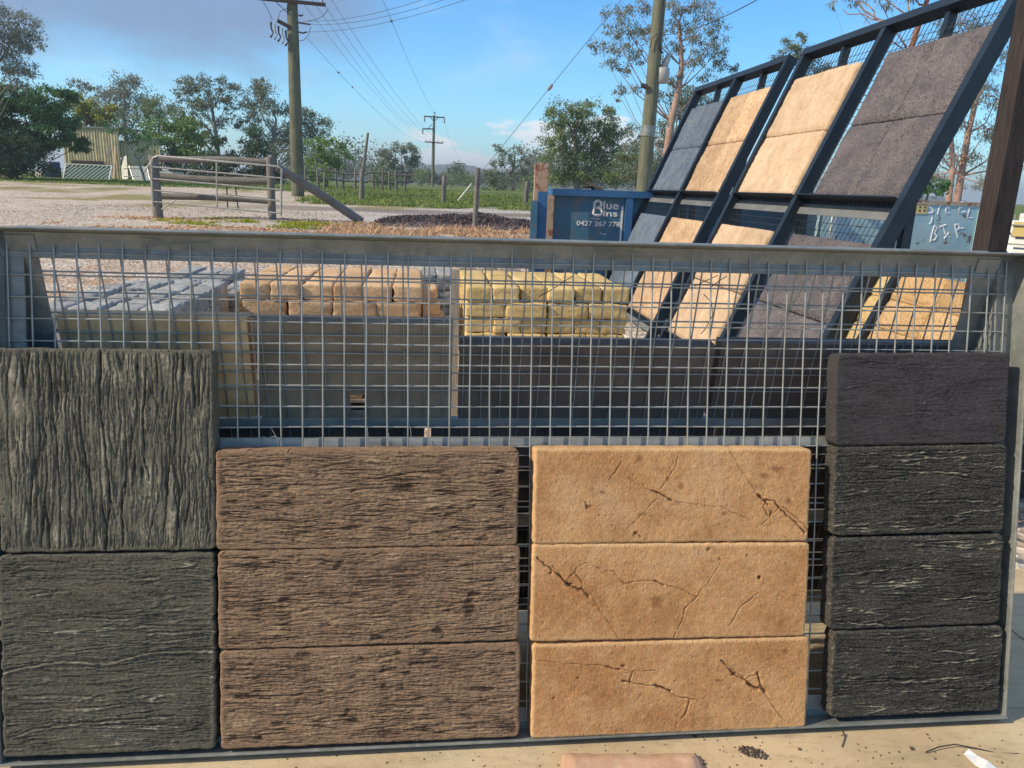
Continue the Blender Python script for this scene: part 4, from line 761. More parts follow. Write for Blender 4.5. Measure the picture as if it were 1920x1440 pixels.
# ------------------------------------------------------------------ dark timber post of the shed
Pl, Pr = at_b(1854, 458, 3.15), at_b(1889, 462, 3.15)
MB().box((Pl@HX, 3.15, -0.05), (Pr@HX, 3.25, 3.4)).build('timber_post', M_post, None, mat4(HX, NX_, ZZ, (0, 0, 0)))
tag(bpy.data.objects['timber_post'], 'dark stained square timber post standing at the right behind the stand', 'post')

# ------------------------------------------------------------------ skip bins, tank
def text_mesh(s, size, extr=0.003):
    cu = bpy.data.curves.new('lettering', 'FONT'); cu.body = s; cu.size = size; cu.extrude = extr; cu.offset = 0.0035; cu.align_x = 'LEFT'; cu.resolution_u = 4
    o = bpy.data.objects.new('lettering', cu); COL.objects.link(o); bpy.context.view_layer.update(); dg = bpy.context.evaluated_depsgraph_get()
    me = bpy.data.meshes.new_from_object(o.evaluated_get(dg)); bpy.data.objects.remove(o); me.materials.clear(); me.materials.append(M_letter); return me
def place_text(me, parent, MB_, x0, y0, x1, y1, z, name='lettering'):
    co = np.array([v.co[:] for v in me.vertices]); mn, mx = co.min(0), co.max(0); sx = (x1-x0)/(mx[0]-mn[0]); sy = (y1-y0)/(mx[1]-mn[1])
    return link(name, me, MB_ @ Matrix.Translation((x0-mn[0]*sx, y0-mn[1]*sy, z)) @ Matrix.Diagonal((sx, sy, 1, 1)), parent)
def facing(px, py, b, yaw=0.0):      # frame on a vertical face: x right, y up, z towards camera; origin on that pixel
    x = HX*cos(yaw)+NX_*sin(yaw); n = NX_*cos(yaw)-HX*sin(yaw); return mat4(x, ZZ, -n, at_b(px, py, b))
def fpx(M, px, py):
    o = np.array(M.translation); z = np.array(M.col[2][:3]); d = ray(px, py); t = ((o-CAM)@z)/(d@z); X = CAM+d*t-o; return X@np.array(M.col[0][:3]), X@np.array(M.col[1][:3])
BB = 9.0; MBn = facing(1038, 366, BB, -0.07)
X0 = 0.0; X1 = fpx(MBn, 1525, 380)[0]; YT = 0.0; zt = MBn.translation[2]; YB = -zt+0.02
sk = thing('skip_bin', 'scuffed blue steel skip bin with white lettering and a phone number', 'skip bin', np.array(MBn.translation)*np.array([1, 1, 0]))
m = MB(); m.box((X0, YB+0.1, -1.6), (X1, YT, -1.57)); m.box((X0, YB+0.1, -0.03), (X1, YT, 0.0)); m.box((X0, YB+0.1, -1.569), (X0+0.03, YT, -0.031)); m.box((X1-0.03, YB+0.1, -1.569), (X1, YT, -0.031)); m.box((X0+0.031, YB+0.1, -1.569), (X1-0.031, YB+0.13, -0.031)); m.build('body', M_bin, sk, MBn)
for z0, z1 in ((-0.04, 0.065), (-1.64, -1.55)): MB().box((X0-0.02, YT+0.001, z0), (X1+0.02, YT+0.075, z1)).build('rim', M_binr, sk, MBn)
for x in (X0-0.022, X1-0.08): MB().box((x, YT+0.002, -1.545), (x+0.1, YT+0.074, -0.045)).build('rim', M_binr, sk, MBn)
for px0, px1 in ((1020, 1037), (1171, 1184), (1330, 1345), (1500, 1515)):
    x0 = fpx(MBn, px0, 400)[0]; x1 = fpx(MBn, px1, 400)[0]; MB().box((x0, YB, 0.0015), (x1, YT, 0.06)).build('rib', M_rust if px0 == 1020 else M_binr, sk, MBn)
x0, x1 = fpx(MBn, 1164.5, 400)[0], fpx(MBn, 1168, 400)[0]; MB().box((x0, YB+0.05, 0.001), (x1, YT-0.1, 0.012)).build('weld_strip', M_letter, sk, MBn)
MB().box((X0, YB+0.05, 0.0015), (X1, YB+0.12, 0.05)).build('base_rail', M_binr, sk, MBn)
def tpx(s, a, b, c_, d):
    x0, y1 = fpx(MBn, a, b); x1, y0 = fpx(MBn, c_, d); place_text(text_mesh(s, 0.2), sk, MBn, x0, y0, x1, y1, 0.004)
tpx('lue', 1131.5, 377, 1159.5, 393); tpx('ins', 1131, 394.5, 1157.5, 406.5); tpx('0427 267 778', 1081, 413.5, 1162, 425.5); tpx('CLAYFIELD', 1138, 376.2, 1159, 379.2) if False else None
def strokes(name, parent, M, lines, r, mat=M_letter, z=0.004, closed=False, flat=0.25):
    mb = MB()
    for pts in lines:
        P = [np.array([x, y, z]) for x, y in pts]; mb.tube(P, r, 6)
    return mb.build(name, mat, parent, M)
def arc(cx, cy, rx, ry, a0, a1, n=12): return [(cx+rx*cos(radians(a0+(a1-a0)*i/n)), cy+ry*sin(radians(a0+(a1-a0)*i/n))) for i in range(n+1)]
def BP(pts): return [fpx(MBn, x, y) for x, y in pts]
B_l = [BP([(1112.5, 402.5), (1114, 390), (1115, 380), (1118, 376.5), (1122.5, 376)]), BP([(1112.5, 402.5), (1118, 403.5), (1124, 403.5), (1128, 401), (1129, 397), (1127, 392), (1122, 389.5), (1118, 389.5)]), BP([(1122, 389.5), (1126.5, 387), (1127.8, 382.5), (1126, 378), (1122.5, 376)])]
strokes('lettering', sk, MBn, B_l, 0.017, z=0.001)
strokes('scratch', sk, MBn, [BP([(1125, 436.5), (1130, 439), (1134, 440), (1136, 437)]), BP([(1108, 409.5), (1115, 410), (1124, 410.5)])], 0.004, z=0.001)
# branch lying in the skip
br_ = MB(); P = [at_b(x, y, 9.7) for x, y in ((1150, 372), (1128, 362), (1112, 350), (1100, 344))]; br_.tube(P, [.05, .05, .04, .02], 7); br_.tube([at_b(1112, 350, 9.7), at_b(1098, 350, 9.6), at_b(1088, 353, 9.6)], [.02, .015, .008], 6); br_.tube([at_b(1100, 345, 9.7), at_b(1092, 338, 9.7)], [.015, .006], 6); br_.tube([at_b(1150, 372, 9.7), at_b(1165, 380, 9.75), at_b(1180, 392, 9.8)], [.05, .05, .04], 7)
tag(br_.build('branch', B_dark), 'dark forked dead branch sticking out of the blue skip', 'branch')
# rusty steel post with a blue plate beside the skip
Mp = facing(1004, 305, 8.7, -0.07); zt2 = Mp.translation[2]
rp = thing('steel_post', 'rusty steel channel post with blue paint low down beside the blue skip', 'post', np.array(Mp.translation)*np.array([1, 1, 0]))
x1 = fpx(Mp, 1029, 310)[0]; m = MB(); m.box((0, -zt2, -0.012), (x1, 0, 0)); m.box((0, -zt2, -0.13), (0.012, 0, -0.0125)); m.box((x1-0.012, -zt2, -0.13), (x1, 0, -0.0125)); m.build('channel', M_rust, rp, Mp)
x0, y1 = fpx(Mp, 1009, 359); x1b = fpx(Mp, 1027, 359)[0]; MB().box((x0, -zt2+0.01, 0.002), (x1b, y1, 0.012)).build('blue_plate', M_binr, rp, Mp)
MB().box((-0.035, -zt2+0.005, 0.0025), (x0-0.002, y1-0.1, 0.05)).build('blue_flange', M_bin, rp, Mp)
# pale blue scrap-steel bin with hand-painted letters
SB = 8.0; Ms = facing(1548, 372, SB, 0.0); Xe = fpx(Ms, 1842, 372)[0]; zt3 = Ms.translation[2]
sb = thing('scrap_bin', 'pale blue rusting steel bin with hand-painted white letters', 'skip bin', np.array(Ms.translation)*np.array([1, 1, 0]))
m = MB(); m.box((0, -zt3+0.02, -0.02), (Xe, -0.03, 0)); m.box((0, -zt3+0.02, -1.2), (0.02, -0.03, -0.021)); m.box((Xe-0.02, -zt3+0.02, -1.2), (Xe, -0.03, -0.021)); m.box((0.021, -zt3+0.02, -1.2), (Xe-0.021, -0.03, -1.18)); m.build('body', M_lblue, sb, Ms)
MB().box((-0.02, -0.029, -0.05), (Xe+0.03, 0.012, 0.010)).build('rim', M_rust, sb, Ms)
for px in (1565, 1838): 
    x = fpx(Ms, px, 400)[0]; MB().box((x-0.03, -zt3+0.02, 0.001), (x+0.02, -0.031, 0.035)).build('rib', M_lblue if px > 1700 else M_white, sb, Ms)
x0, y1 = fpx(Ms, 1704, 376); x1, y0 = fpx(Ms, 1736.5, 401.5)
sg = MB(); sg.box((x0, y0, 0.002), (x1, y1, 0.006)); sg = sg.build('warning_sign', M_signy, sb, Ms)
MB().box((x0+0.004, y1-0.04, 0.0065), (x1-0.004, y1-0.012, 0.0075)).build('red_band', M_signr, sg, Ms)
m = MB()
for r_ in range(2):
    for c_ in range(4):
        cx = x0+(x1-x0)*(c_+0.5)/4; cy = y1-0.062-0.04*r_
        if r_ == 0: m.add([(cx-0.015, cy-0.013, 0.007), (cx+0.015, cy-0.013, 0.007), (cx, cy+0.014, 0.007)], [(0, 1, 2)])
        else: m.add([(cx+0.012*cos(2*pi*i/10), cy+0.012*sin(2*pi*i/10), 0.007) for i in range(10)], [tuple(range(10))])
m.build('symbols', M_metal_d, sg, Ms)
def SP(*pts): return [fpx(Ms, x, y) for x, y in pts]
steel = [SP((1750, 381), (1745, 379.5), (1741, 383), (1742, 388), (1748, 391), (1750, 396), (1746, 400), (1739, 399)), SP((1754, 380), (1762, 379.5), (1772, 379)), SP((1764, 380), (1761, 390), (1758, 402)), SP((1777, 381), (1774, 392), (1773, 400), (1780, 400)), SP((1777, 381), (1784, 381)), SP((1776, 390), (1781, 390)), SP((1799, 380), (1798, 390), (1798, 400), (1810, 397)), SP((1799, 380), (1806, 379)), SP((1798, 390), (1805, 389)), SP((1820, 379), (1817, 395), (1813, 408), (1823, 409)),
         SP((1748, 407), (1746, 418), (1742, 420)), SP((1752, 423), (1747, 440), (1744, 454)), SP((1752, 423), (1757, 427), (1752, 437), (1757, 442), (1753, 450), (1746, 451)), SP((1762, 426), (1774, 421)), SP((1768, 424), (1772, 436)), SP((1770, 448), (1779, 436)), SP((1771, 437), (1781, 446)), SP((1790, 422), (1794, 438), (1796, 446)), SP((1790, 422), (1797, 420), (1799, 428), (1793, 432)), SP((1797, 429), (1806, 428))]
strokes('lettering', sb, Ms, steel, 0.010, M_wpaint, z=-0.004)
# IBC tank at the far right
Mi = facing(1890, 400, 6.6, -0.72); zi = Mi.translation[2]; ib = thing('water_tank', 'white plastic bulk tank in a wire cage at the right edge', 'tank', np.array(Mi.translation)*np.array([1, 1, 0]))
bm = bmesh.new(); bmesh.ops.create_cube(bm, size=1.0)
for v in bm.verts: v.co = Vector((v.co.x*0.96+0.5, v.co.y*(zi-0.16)-(zi-0.16)/2+0.0, v.co.z*0.96-0.5))
bmesh.ops.bevel(bm, geom=bm.edges[:], offset=0.07, segments=4, affect='EDGES'); me = bpy.data.meshes.new('tank_body'); bm.to_mesh(me); bm.free(); me.materials.append(M_ibc); me.polygons.foreach_set('use_smooth', [True]*len(me.polygons)); link('tank_body', me, Mi, ib)
for k in range(6): y = -0.1-0.17*k; m = MB(); m.tube([(-0.02, y, -1.02), (-0.02, y, 0.02), (1.02, y, 0.02), (1.02, y, -1.02), (-0.02, y, -1.02)], 0.009, 6); m.build('cage_bar', M_wire, ib, Mi)
for k in range(6):
    x = 0.02+0.19*k
    for z in (0.03, -1.03): m = MB(); m.tube([(x, -zi+0.12, z), (x, -0.02, z)], 0.008, 6); m.build('cage_bar', M_wire, ib, Mi)
MB().box((0, -zi, -1), (1.0, -zi+0.12, 0)).build('pallet_base', M_metal_d, ib, Mi)
MB().box((0.06, -0.2, 0.0), (0.36, -0.07, 0.008)).build('label_plate', M_signy, ib, Mi)

# ------------------------------------------------------------------ things on the floor in front
Pa = ground_hit(1050, 1422); Pb = ground_hit(1308, 1420); pvw = np.linalg.norm(Pb-Pa)
me = sheet('paver', pvw, 0.24, 0.022, 31, simple('pinkish_paver', (0.48, 0.30, 0.20), (0.58, 0.40, 0.28), 14, 0.9, 0, 0.002, 90), 0.003, 40, False)
mid = (Pa+Pb)/2; dx = (Pb-Pa)/pvw; dyv = np.array([-dx[1], dx[0], 0]); Mv = mat4(dx, dyv, ZZ, mid-dyv*0.118)
tag(link('paver', me, Mv), 'pinkish stone-look paver lying flat on the concrete at the bottom edge', 'paver')
rnd = random.Random(3); m = MB(); C0 = ground_hit(1412, 1411)
for i in range(150):
    a = rnd.uniform(0, 2*pi); r_ = sqrt(rnd.random()); p = C0+np.array([0.036*r_*cos(a)-0.0*sin(a), 0.02*r_*sin(a)-0.3*0.036*r_*cos(a), rnd.uniform(0.001, 0.006)*(1.2-r_)]); d = np.array([rnd.uniform(-1, 1), rnd.uniform(-1, 1), rnd.uniform(-.3, .3)])*0.0028
    m.tube([p-d, p, p+d], [0.0012, 0.0019, 0.0011], 5)
o = m.build('droppings', M_pellet); tag(o, 'small oval heap of dark brown pellets on the concrete floor', 'pellets')
def flat_scrap():
    P = [ground_hit(x, y) for x, y in ((1806, 1416), (1815, 1411), (1832, 1420), (1850, 1433), (1872, 1446), (1845, 1452), (1828, 1438))]
    bm = bmesh.new(); vs = [bm.verts.new(Vector(p)+Vector((0, 0, 0.004+0.006*(i % 2)))) for i, p in enumerate(P)]; f = bm.faces.new(vs); r_ = bmesh.ops.extrude_face_region(bm, geom=[f])
    for v in r_['geom']:
        if isinstance(v, bmesh.types.BMVert): v.co.z += 0.0008
    bmesh.ops.triangulate(bm, faces=bm.faces[:]); me = bpy.data.meshes.new('paper_scrap'); bm.to_mesh(me); bm.free(); me.materials.append(M_paper); tag(link('paper_scrap', me), 'torn white paper scrap lying on the floor at the bottom right', 'paper')
flat_scrap()
m = MB(); m.tube([ground_hit(x, y)+ZZ*(0.004+0.006*sin(i*1.1)) for i, (x, y) in enumerate(((1735, 1413), (1760, 1406), (1790, 1401), (1830, 1405), (1870, 1411), (1910, 1413)))], 0.0016, 6); tag(m.build('wire_offcut', M_metal_d), 'bent dark wire offcut lying on the floor above the paper scrap', 'wire')
m = MB(); m.tube([ground_hit(x, y)+ZZ*0.003 for x, y in ((1579, 1372), (1584, 1384), (1581, 1394), (1578, 1402))], 0.0012, 5); m.tube([ground_hit(x, y)+ZZ*0.003 for x, y in ((1584, 1384), (1587, 1378))], 0.001, 5); tag(m.build('twig', B_dark), 'thin dark twig on the floor below the right-hand slabs', 'twig')
cr_m = simple('dark_crumbs', (0.06, 0.045, 0.035), (0.2, 0.15, 0.1), 50, 0.9); m = MB(); rnd = random.Random(8)
for i in range(170):
    p = ground_hit(rnd.uniform(500, 1915), rnd.uniform(1375, 1445)); s_ = rnd.uniform(0.0006, 0.0022)*(2 if rnd.random() < .06 else 1); m.box((p[0]-s_, p[1]-s_*rnd.uniform(.5, 1.6), 0.0002), (p[0]+s_, p[1]+s_, s_*0.9))
tag(m.build('floor_crumbs', cr_m), kind='stuff')
# low timber crate glimpsed beyond the right end of the stand
Mc = facing(1897, 650, 3.05, 0.0); cr = thing('timber_crate', 'low weathered timber crate standing beyond the right end of the stand', 'crate', np.array(Mc.translation)*np.array([1, 1, 0])); zc = Mc.translation[2]
for k in range(5): MB().box((0, -zc+0.02+k*(zc-0.03)/5, 0), (0.9, -zc+0.02+(k+0.86)*(zc-0.03)/5, 0.02)).build('board', M_wpost if k > 1 else M_post, cr, Mc)
for x in (0.0, 0.85): MB().box((x, -zc, -0.052), (x+0.05, 0, -0.002)).build('corner_post', M_wpost, cr, Mc)

# ------------------------------------------------------------------ yard: gate, fences, posts
def post_tube(P, h, r, lean=(0, 0), n=9, seed=0):
    rs = random.Random(seed); m = MB(); top = P+np.array([lean[0], lean[1], h]); pts = [P-ZZ*0.15, P+(top-P)*.3, P+(top-P)*.65, top-ZZ*0.02, top]
    m.tube(pts, [r*1.04, r, r*.97, r*.95, r*.80], n); return m
G0 = ground_hit(297, 408); G1 = ground_hit(511, 413); GY = (G0[1]+G1[1])/2
def PX(x, y, Y): return at_y(x, y, Y)
gf = thing('rail_fence', 'weathered timber post-and-rail fence section with a slanting stay', 'fence', G0)
post_tube(G0, PX(295, 291, G0[1])[2]-G0[2], 0.125).build('post', M_wpost, gf); post_tube(G1, PX(511, 294, G1[1])[2]-G1[2], 0.105).build('post', M_wpost, gf)
for y0, y1, r_ in ((297, 304, .085), (332, 341, .10), (366, 377, .085)):
    Yr = GY+0.25; m = MB(); pts = [PX(300+(505-300)*t, y0+(y1-y0)*t+1.5*sin(t*5+y0), Yr) for t in np.linspace(0, 1, 7)]; m.tube(pts, [r_*1.05, r_, r_*.95, r_, r_*1.05, r_*.95, r_*.9], 8); m.build('rail', M_wpost, gf)
e = ground_hit(678, 416); m = MB(); m.tube([PX(520, 314, GY), (PX(520, 314, GY)+e)/2+ZZ*0.03, e], [.11, .115, .12], 9); m.build('stay', M_wpost, gf)
gate = thing('farm_gate', 'grey steel pipe farm gate with five bars in front of the timber rails', 'gate', ground_hit(400, 412)); GZ = GY-0.35
tl, tr, bl, br2 = (288, 293), (529, 312), (291, 379), (527, 404)
m = MB(); pts = [PX(284, 305, GZ), PX(287, 296, GZ), PX(296, 292.5, GZ), PX(520, 312, GZ), PX(528, 316, GZ), PX(527, 404, GZ)]; m.tube(pts, 0.028, 8); m.tube([PX(284, 305, GZ), PX(287, 384, GZ)], 0.028, 8); m.build('frame', M_gate, gate)
for ya, yb in ((313, 334), (335, 356), (356.5, 376.5), (378, 400)): m = MB(); m.tube([PX(286, ya, GZ), PX(527, yb, GZ)], 0.02, 8); m.build('bar', M_gate, gate)
m = MB(); m.tube([PX(406, 303, GZ), PX(407, 390, GZ)], 0.022, 8); m.build('stile', M_gate, gate)
m = MB(); m.tube([PX(287, 300, GZ), PX(277, 313, GZ), PX(270, 322, GZ)], 0.022, 8); m.build('hinge_arm', M_gate, gate); m = MB(); m.tube([PX(303, 393, GZ), PX(328, 375, GZ)], 0.018, 6); m.build('brace', M_gate, gate)
for i, (xa, ya, xb, yb) in enumerate(((425, 350, 427, 390), (441, 348, 447, 391))):
    m = MB(); Yp = GY+1.2; p = ground_hit(xb, yb); m.beam(p-ZZ*.1, PX(xa, ya, p[1]), 0.045, 0.03); tag(m.build('steel_picket', M_metal_d), ('upright' if i == 0 else 'leaning')+' thin dark steel picket seen between the gate bars', 'picket', 'steel pickets behind the gate')
fence = thing('wire_fence', 'tall wire fence on grey timber posts along the grass verge', 'fence', ground_hit(890, 430))
fp = [((890, 431), 315, .085), ((831, 376), 329, .07), ((985, 385), 339, .075), ((677, 366), 320, .08), ((1000, 400), 330, .06)]
tops = []
for (x, y), yt, r_ in fp:
    P = ground_hit(x, y) if y > 380 else None
    if P is None: P = on_ground(x, 33.0)
    h_ = PX(x, yt, P[1])[2]-P[2]; post_tube(P, h_, r_*P[1]/22*0.9, (0.05, 0)).build('post', M_wpost, fence); tops.append(P+ZZ*h_)
Ps = sorted([t for i, t in enumerate(tops) if i in (1, 3)]+[on_ground(540, 33)+ZZ*1.3, on_ground(1060, 33)+ZZ*1.1], key=lambda p: p[0])
for dz in (0.04, 0.3, 0.6, 0.9):
    m = MB(); m.tube([p-ZZ*dz for p in Ps], 0.008, 5); m.build('fence_wire', M_cable, fence)
m = MB(); p = on_ground(679, 33.0); m.tube([PX(680, 325, 33.0), PX(690, 249, 33.0)], [.075, .05], 8); tag(m.build('leaning_pole', M_wpost), 'thin dark pole leaning right above the fence line', 'pole')
yd = thing('stock_yard', 'old grey timber stockyard rails and posts beyond the grass', 'fence', on_ground(640, 46)); rnd = random.Random(4)
for x in range(560, 770, 17):
    P = on_ground(x+rnd.uniform(-5, 5), 46+rnd.uniform(-2, 2)); post_tube(P, rnd.uniform(.9, 1.3), 0.07, (rnd.uniform(-.06, .06), 0), 6).build('post', M_wpost, yd)
for z in (0.55, 1.0): 
    for k in range(5):
        xa = 562+k*42; Pq = on_ground(xa, 46)+ZZ*(z+rnd.uniform(-.1, .1)); Pr_ = on_ground(xa+44, 46.5)+ZZ*(z+rnd.uniform(-.1, .1)); m = MB(); m.tube([Pq, Pr_], .05, 6); m.build('rail', M_wpost, yd)

# ------------------------------------------------------------------ things by the cream shed
def corr(w, h, pitch=0.19, depth=0.03):
    n = int(w/pitch)*6; xs = np.linspace(0, w, n); z = depth*np.clip(np.sin(xs/pitch*2*pi)*2.2, -1, 1); V = np.concatenate([np.stack([xs, 0*xs, z], -1), np.stack([xs, 0*xs+h, z], -1)]); i = np.arange(n-1); return V, np.stack([i, i+1, i+1+n, i+n], -1)
def shed_wall(parent, pxl, pxr, pyt, Y, yaw):
    A = on_ground(pxl, Y); top = PX(pxl, pyt, Y)[2]; hgt = top-A[2]; x = np.array([cos(yaw), sin(yaw), 0]); B_ = PX(pxr, 330, Y); w = (B_[0]-A[0])/cos(yaw); V, Fq = corr(w, hgt); M = mat4(x, ZZ, np.cross(x, ZZ), A)
    link('wall_sheet', np_mesh('wall_sheet', V, Fq, M_shed), M, parent); return A, B_, hgt, M, w
SH = 54.0; sh = thing('shed', 'faded cream corrugated steel shed half hidden by the dark leafy tree', 'shed', on_ground(180, SH))
A, B_, hh, Ma, wa = shed_wall(sh, 128, 229, 239, SH, 0.0); A2, B2, h2, M2, w2 = shed_wall(sh, 222, 300, 266, SH+0.4, 0.12)
MB().box((0, hh, -3.0), (wa, hh+0.12, 0.12)).build('roof', M_galv, sh, Ma); MB().box((0, h2, -3.0), (w2, h2+0.1, 0.1)).build('roof', M_galv, sh, M2); MB().box((-0.05, 0, -0.05), (0.05, hh, 0.06)).build('corner_trim', M_shed, sh, Ma)
xw = [fpx(Ma, px, 300)[0] for px in (135, 195)]; MB().box((xw[0], fpx(Ma, 150, 308)[1], 0.06), (xw[1], fpx(Ma, 150, 301)[1], 0.10)).build('base_band', M_metal_d, sh, Ma)
dY = 50.0; P = on_ground(104, dY); r_ = 11*dY/1432; hd = 28*dY/1432; m = MB(); m.tube([P, P+ZZ*.08, P+ZZ*hd*.33, P+ZZ*hd*.36, P+ZZ*hd*.64, P+ZZ*hd*.67, P+ZZ*(hd-.05), P+ZZ*hd], [r_*.95, r_, r_, r_*1.05, r_*1.05, r_, r_, r_*.93], 20); tag(m.build('plastic_drum', M_drum), 'blue plastic drum standing on the grass left of the lattice panel', 'drum')
LY = 49.0; lat = thing('lattice_panel', 'white-framed lattice panel with teal slats leaning by the shed', 'lattice panel', on_ground(160, LY)); c4 = [PX(117, 341, LY), PX(203, 344.5, LY), PX(210, 311, LY+.5), PX(124, 307, LY+.5)]
for a, b in ((0, 1), (1, 2), (2, 3), (3, 0)): m = MB(); m.beam(c4[a], c4[b], 0.06, 0.08, (0, 1, 0)); m.build('frame_bar', M_white, lat)
ex = c4[1]-c4[0]; ey = c4[3]-c4[0]; Wl, Hl = np.linalg.norm(ex), np.linalg.norm(ey); ex /= Wl; ey /= Hl; nn = np.cross(ex, ey); m = MB(); k = -Hl
for sgn in (1, -1):
    s0 = -Hl
    while s0 < Wl+Hl:
        t0, t1 = 0.0, Hl; x0, x1 = s0, s0+sgn*Hl; pts = []
        for t in np.linspace(0, 1, 40):
            x = x0+(x1-x0)*t
            if 0 <= x <= Wl: pts.append((x, t*Hl))
        if len(pts) > 2:
            a, b = pts[0], pts[-1]; m.beam(c4[0]+ex*a[0]+ey*a[1]+nn*.02*sgn, c4[0]+ex*b[0]+ey*b[1]+nn*.02*sgn, 0.07, 0.016, nn)
        s0 += 0.27
o = m.build('slats', M_tealp, lat); o['kind'] = 'stuff'
m = MB(); Q = [c+nn*q for q in (-.06, -.045) for c in c4]; m.add(Q, [(3,2,1,0),(4,5,6,7),(0,1,5,4),(1,2,6,5),(2,3,7,6),(3,0,4,7)]); m.build('backing_sheet', M_teal, lat)
for i, (xa, ya, xb, yb, w, mt, lb) in enumerate(((206, 276, 199, 330, 5, M_wpost, 'weathered plank leaning on the shed, left of the pale plank'), (216, 276, 214, 345, 4, M_pale, 'pale narrow plank leaning on the shed wall'), (232, 294, 236, 345, 12, M_galv, 'wide blue-grey board leaning on the shed beside the pale plank'))):
    m = MB(); Yb = SH-1.5; p = on_ground(xb, Yb); m.beam(p, PX(xa, ya, SH-0.3), w*Yb/1432, 0.05, (0, 1, 0)); tag(m.build('leaning_board', mt), lb, 'board', 'boards leaning on the shed')
sl = thing('slatted_panel', 'white slatted metal panel leaning on a frame behind the small bare tree', 'panel', on_ground(265, 50)); c4 = [PX(252, 342, 49.6), PX(282, 342, 49.6), PX(276, 312, 50.4), PX(242, 311, 50.4)]
for k in range(9): t = (k+.5)/9; m = MB(); m.beam(c4[0]+(c4[3]-c4[0])*t, c4[1]+(c4[2]-c4[1])*t, 0.09, 0.03, (0, 1, 0)); m.build('slat', M_white, sl)
for a, b in ((0, 3), (1, 2)): m = MB(); m.beam(c4[a], c4[b], .05, .06, (0, 1, 0)); m.build('frame_bar', M_gate, sl)
for ya in (316, 331): m = MB(); m.tube([PX(232, ya, 49.4), PX(262, ya, 49.4)], .03, 6); m.build('frame_bar', M_gate, sl)
tr = thing('flat_trailer', 'pale low trailer parked on the grass behind the gate', 'trailer', on_ground(318, 52)); P = on_ground(302, 52); Q = on_ground(334, 52); m = MB(); m.box((P[0], 51.2, P[2]+.45), (Q[0], 53, P[2]+.62)); m.build('tray', M_white, tr)
for x in (P[0]+.3, Q[0]-.35): m = MB(); m.tube([(x, 51.3, P[2]+.27), (x, 51.5, P[2]+.27)], .27, 14); m.build('wheel', M_black, tr)
rk = rough_block('rock', 0.9, 0.6, 0.45, 77, simple('pale_rock', (0.40, 0.36, 0.31), (0.52, 0.48, 0.42), 5, .9), 0.1, .02)
for i, (x, Y) in enumerate(((4, 48), (18, 49), (82, 51), (88, 51.5))): 
    o = link('rock', rk, Matrix.Translation(Vector(on_ground(x, Y))+Vector((0, 0, .15))) @ Matrix.Rotation(i*1.3, 4, 'Z')); tag(o, ('pale rock at the left edge of the grass', 'pale rock second from the left edge below the shrub', 'pale rock left of the blue drum', 'pale rock touching the blue drum')[i], 'rock', 'pale rocks below the shrubs')

# ------------------------------------------------------------------ power poles and lines
def pole(label, px_b, Y, px_t, py_t, r0, r1, name='power_pole'):
    P = on_ground(px_b, Y); T = PX(px_t, py_t, Y); o = thing(name, label, 'power pole', P, 'power poles'); m = MB(); m.tube([P-ZZ*.2, P+(T-P)*.3, P+(T-P)*.65, T], [r0, r0*.93+r1*.07, (r0+r1)/2, r1], 12); m.build('pole', M_pole, o); return o, P, T
YA = 36.0; pa, PA, TA = pole('thick green-grey timber power pole at the left with two crossarms', 558, YA, 546, -55, 0.29, 0.22)
def arm(o, p0, p1, w=.11): m = MB(); m.beam(p0, p1, w, w); m.build('crossarm', M_wpost if w < .1 else M_post, o)
arm(pa, PX(486, -3, YA-.3), PX(610, 9, YA-.3), .13)
for x in (492, 604): m = MB(); p = PX(x, -3+(x-492)*.1, YA-.3); m.tube([p, p+ZZ*.08, p+ZZ*.2, p+ZZ*.24], [.03, .06, .05, .02], 8); m.build('insulator', M_porc, pa)
m = MB(); m.beam(PX(517, 3, YA-.25), PX(541, 26, YA-.25), .05, .03); m.build('brace', M_metal_d, pa)
arm(pa, PX(521, 39, YA-.2), PX(545, 52, YA-.2), .16)
for i in range(5): 
    m = MB(); p = PX(508+i*7, 41+i*4, YA-.3-.1*(i % 2)); m.tube([p, p-ZZ*.25, p-ZZ*.45+HX*.08], [.045, .035, .03], 7); m.tube([p-ZZ*.45+HX*.08, p-ZZ*.62-HX*.05], [.02, .05], 6); m.build('fuse_switch', M_porc if i % 2 else M_metal_d, pa)
for (x0, y0, x1, y1) in ((558, 42, 582, 46), (560, 60, 575, 60), (560, 28, 568, 28)): m = MB(); m.tube([PX(x0, y0, YA-.1), PX((x0+x1)/2, y0+2, YA-.1), PX(x1, y1, YA-.1)], .035, 6); m.build('strain_clamp', M_metal_d, pa)
m = MB(); m.tube([PX(583, 50, YA-.1), PX(578, 66, YA-.1), PX(570, 75, YA-.1), PX(560, 77, YA-.1)], .012, 5); m.tube([PX(493, 2, YA-.3), PX(504, 22, YA-.3), PX(511, 38, YA-.3)], .012, 5); m.tube([PX(541, 14, YA-.2), PX(525, 22, YA-.2), PX(521, 35, YA-.2)], .012, 5); m.tube([PX(616, 17, YA-.2), PX(606, 30, YA-.2), PX(594, 36, YA-.2), PX(575, 40, YA-.2)], .012, 5); m.build('jumper_cable', M_black, pa)
YC = 24.0; pb, PB, TB = pole('green-grey timber power pole behind the blue skip with a transformer', 1206, YC, 1243, -70, 0.215, 0.17)
m = MB(); a_, b_ = PX(1216.5, 236, YC), PX(1213.5, 256, YC); m.tube([b_, a_], [.225, .222], 12); m.build('metal_band', M_galv, pb)
m = MB(); p = PX(1241, 156, YC); q = PX(1243, 127, YC); m.tube([p, p+(q-p)*.05, p+(q-p)*.95, q], [.16, .2, .2, .17], 14); m.tube([q, q+ZZ*.2], [.06, .04], 8); m.tube([q+HX*.1, q+HX*.12+ZZ*.25], [.05, .03], 8); m.build('transformer', M_transf, pb)
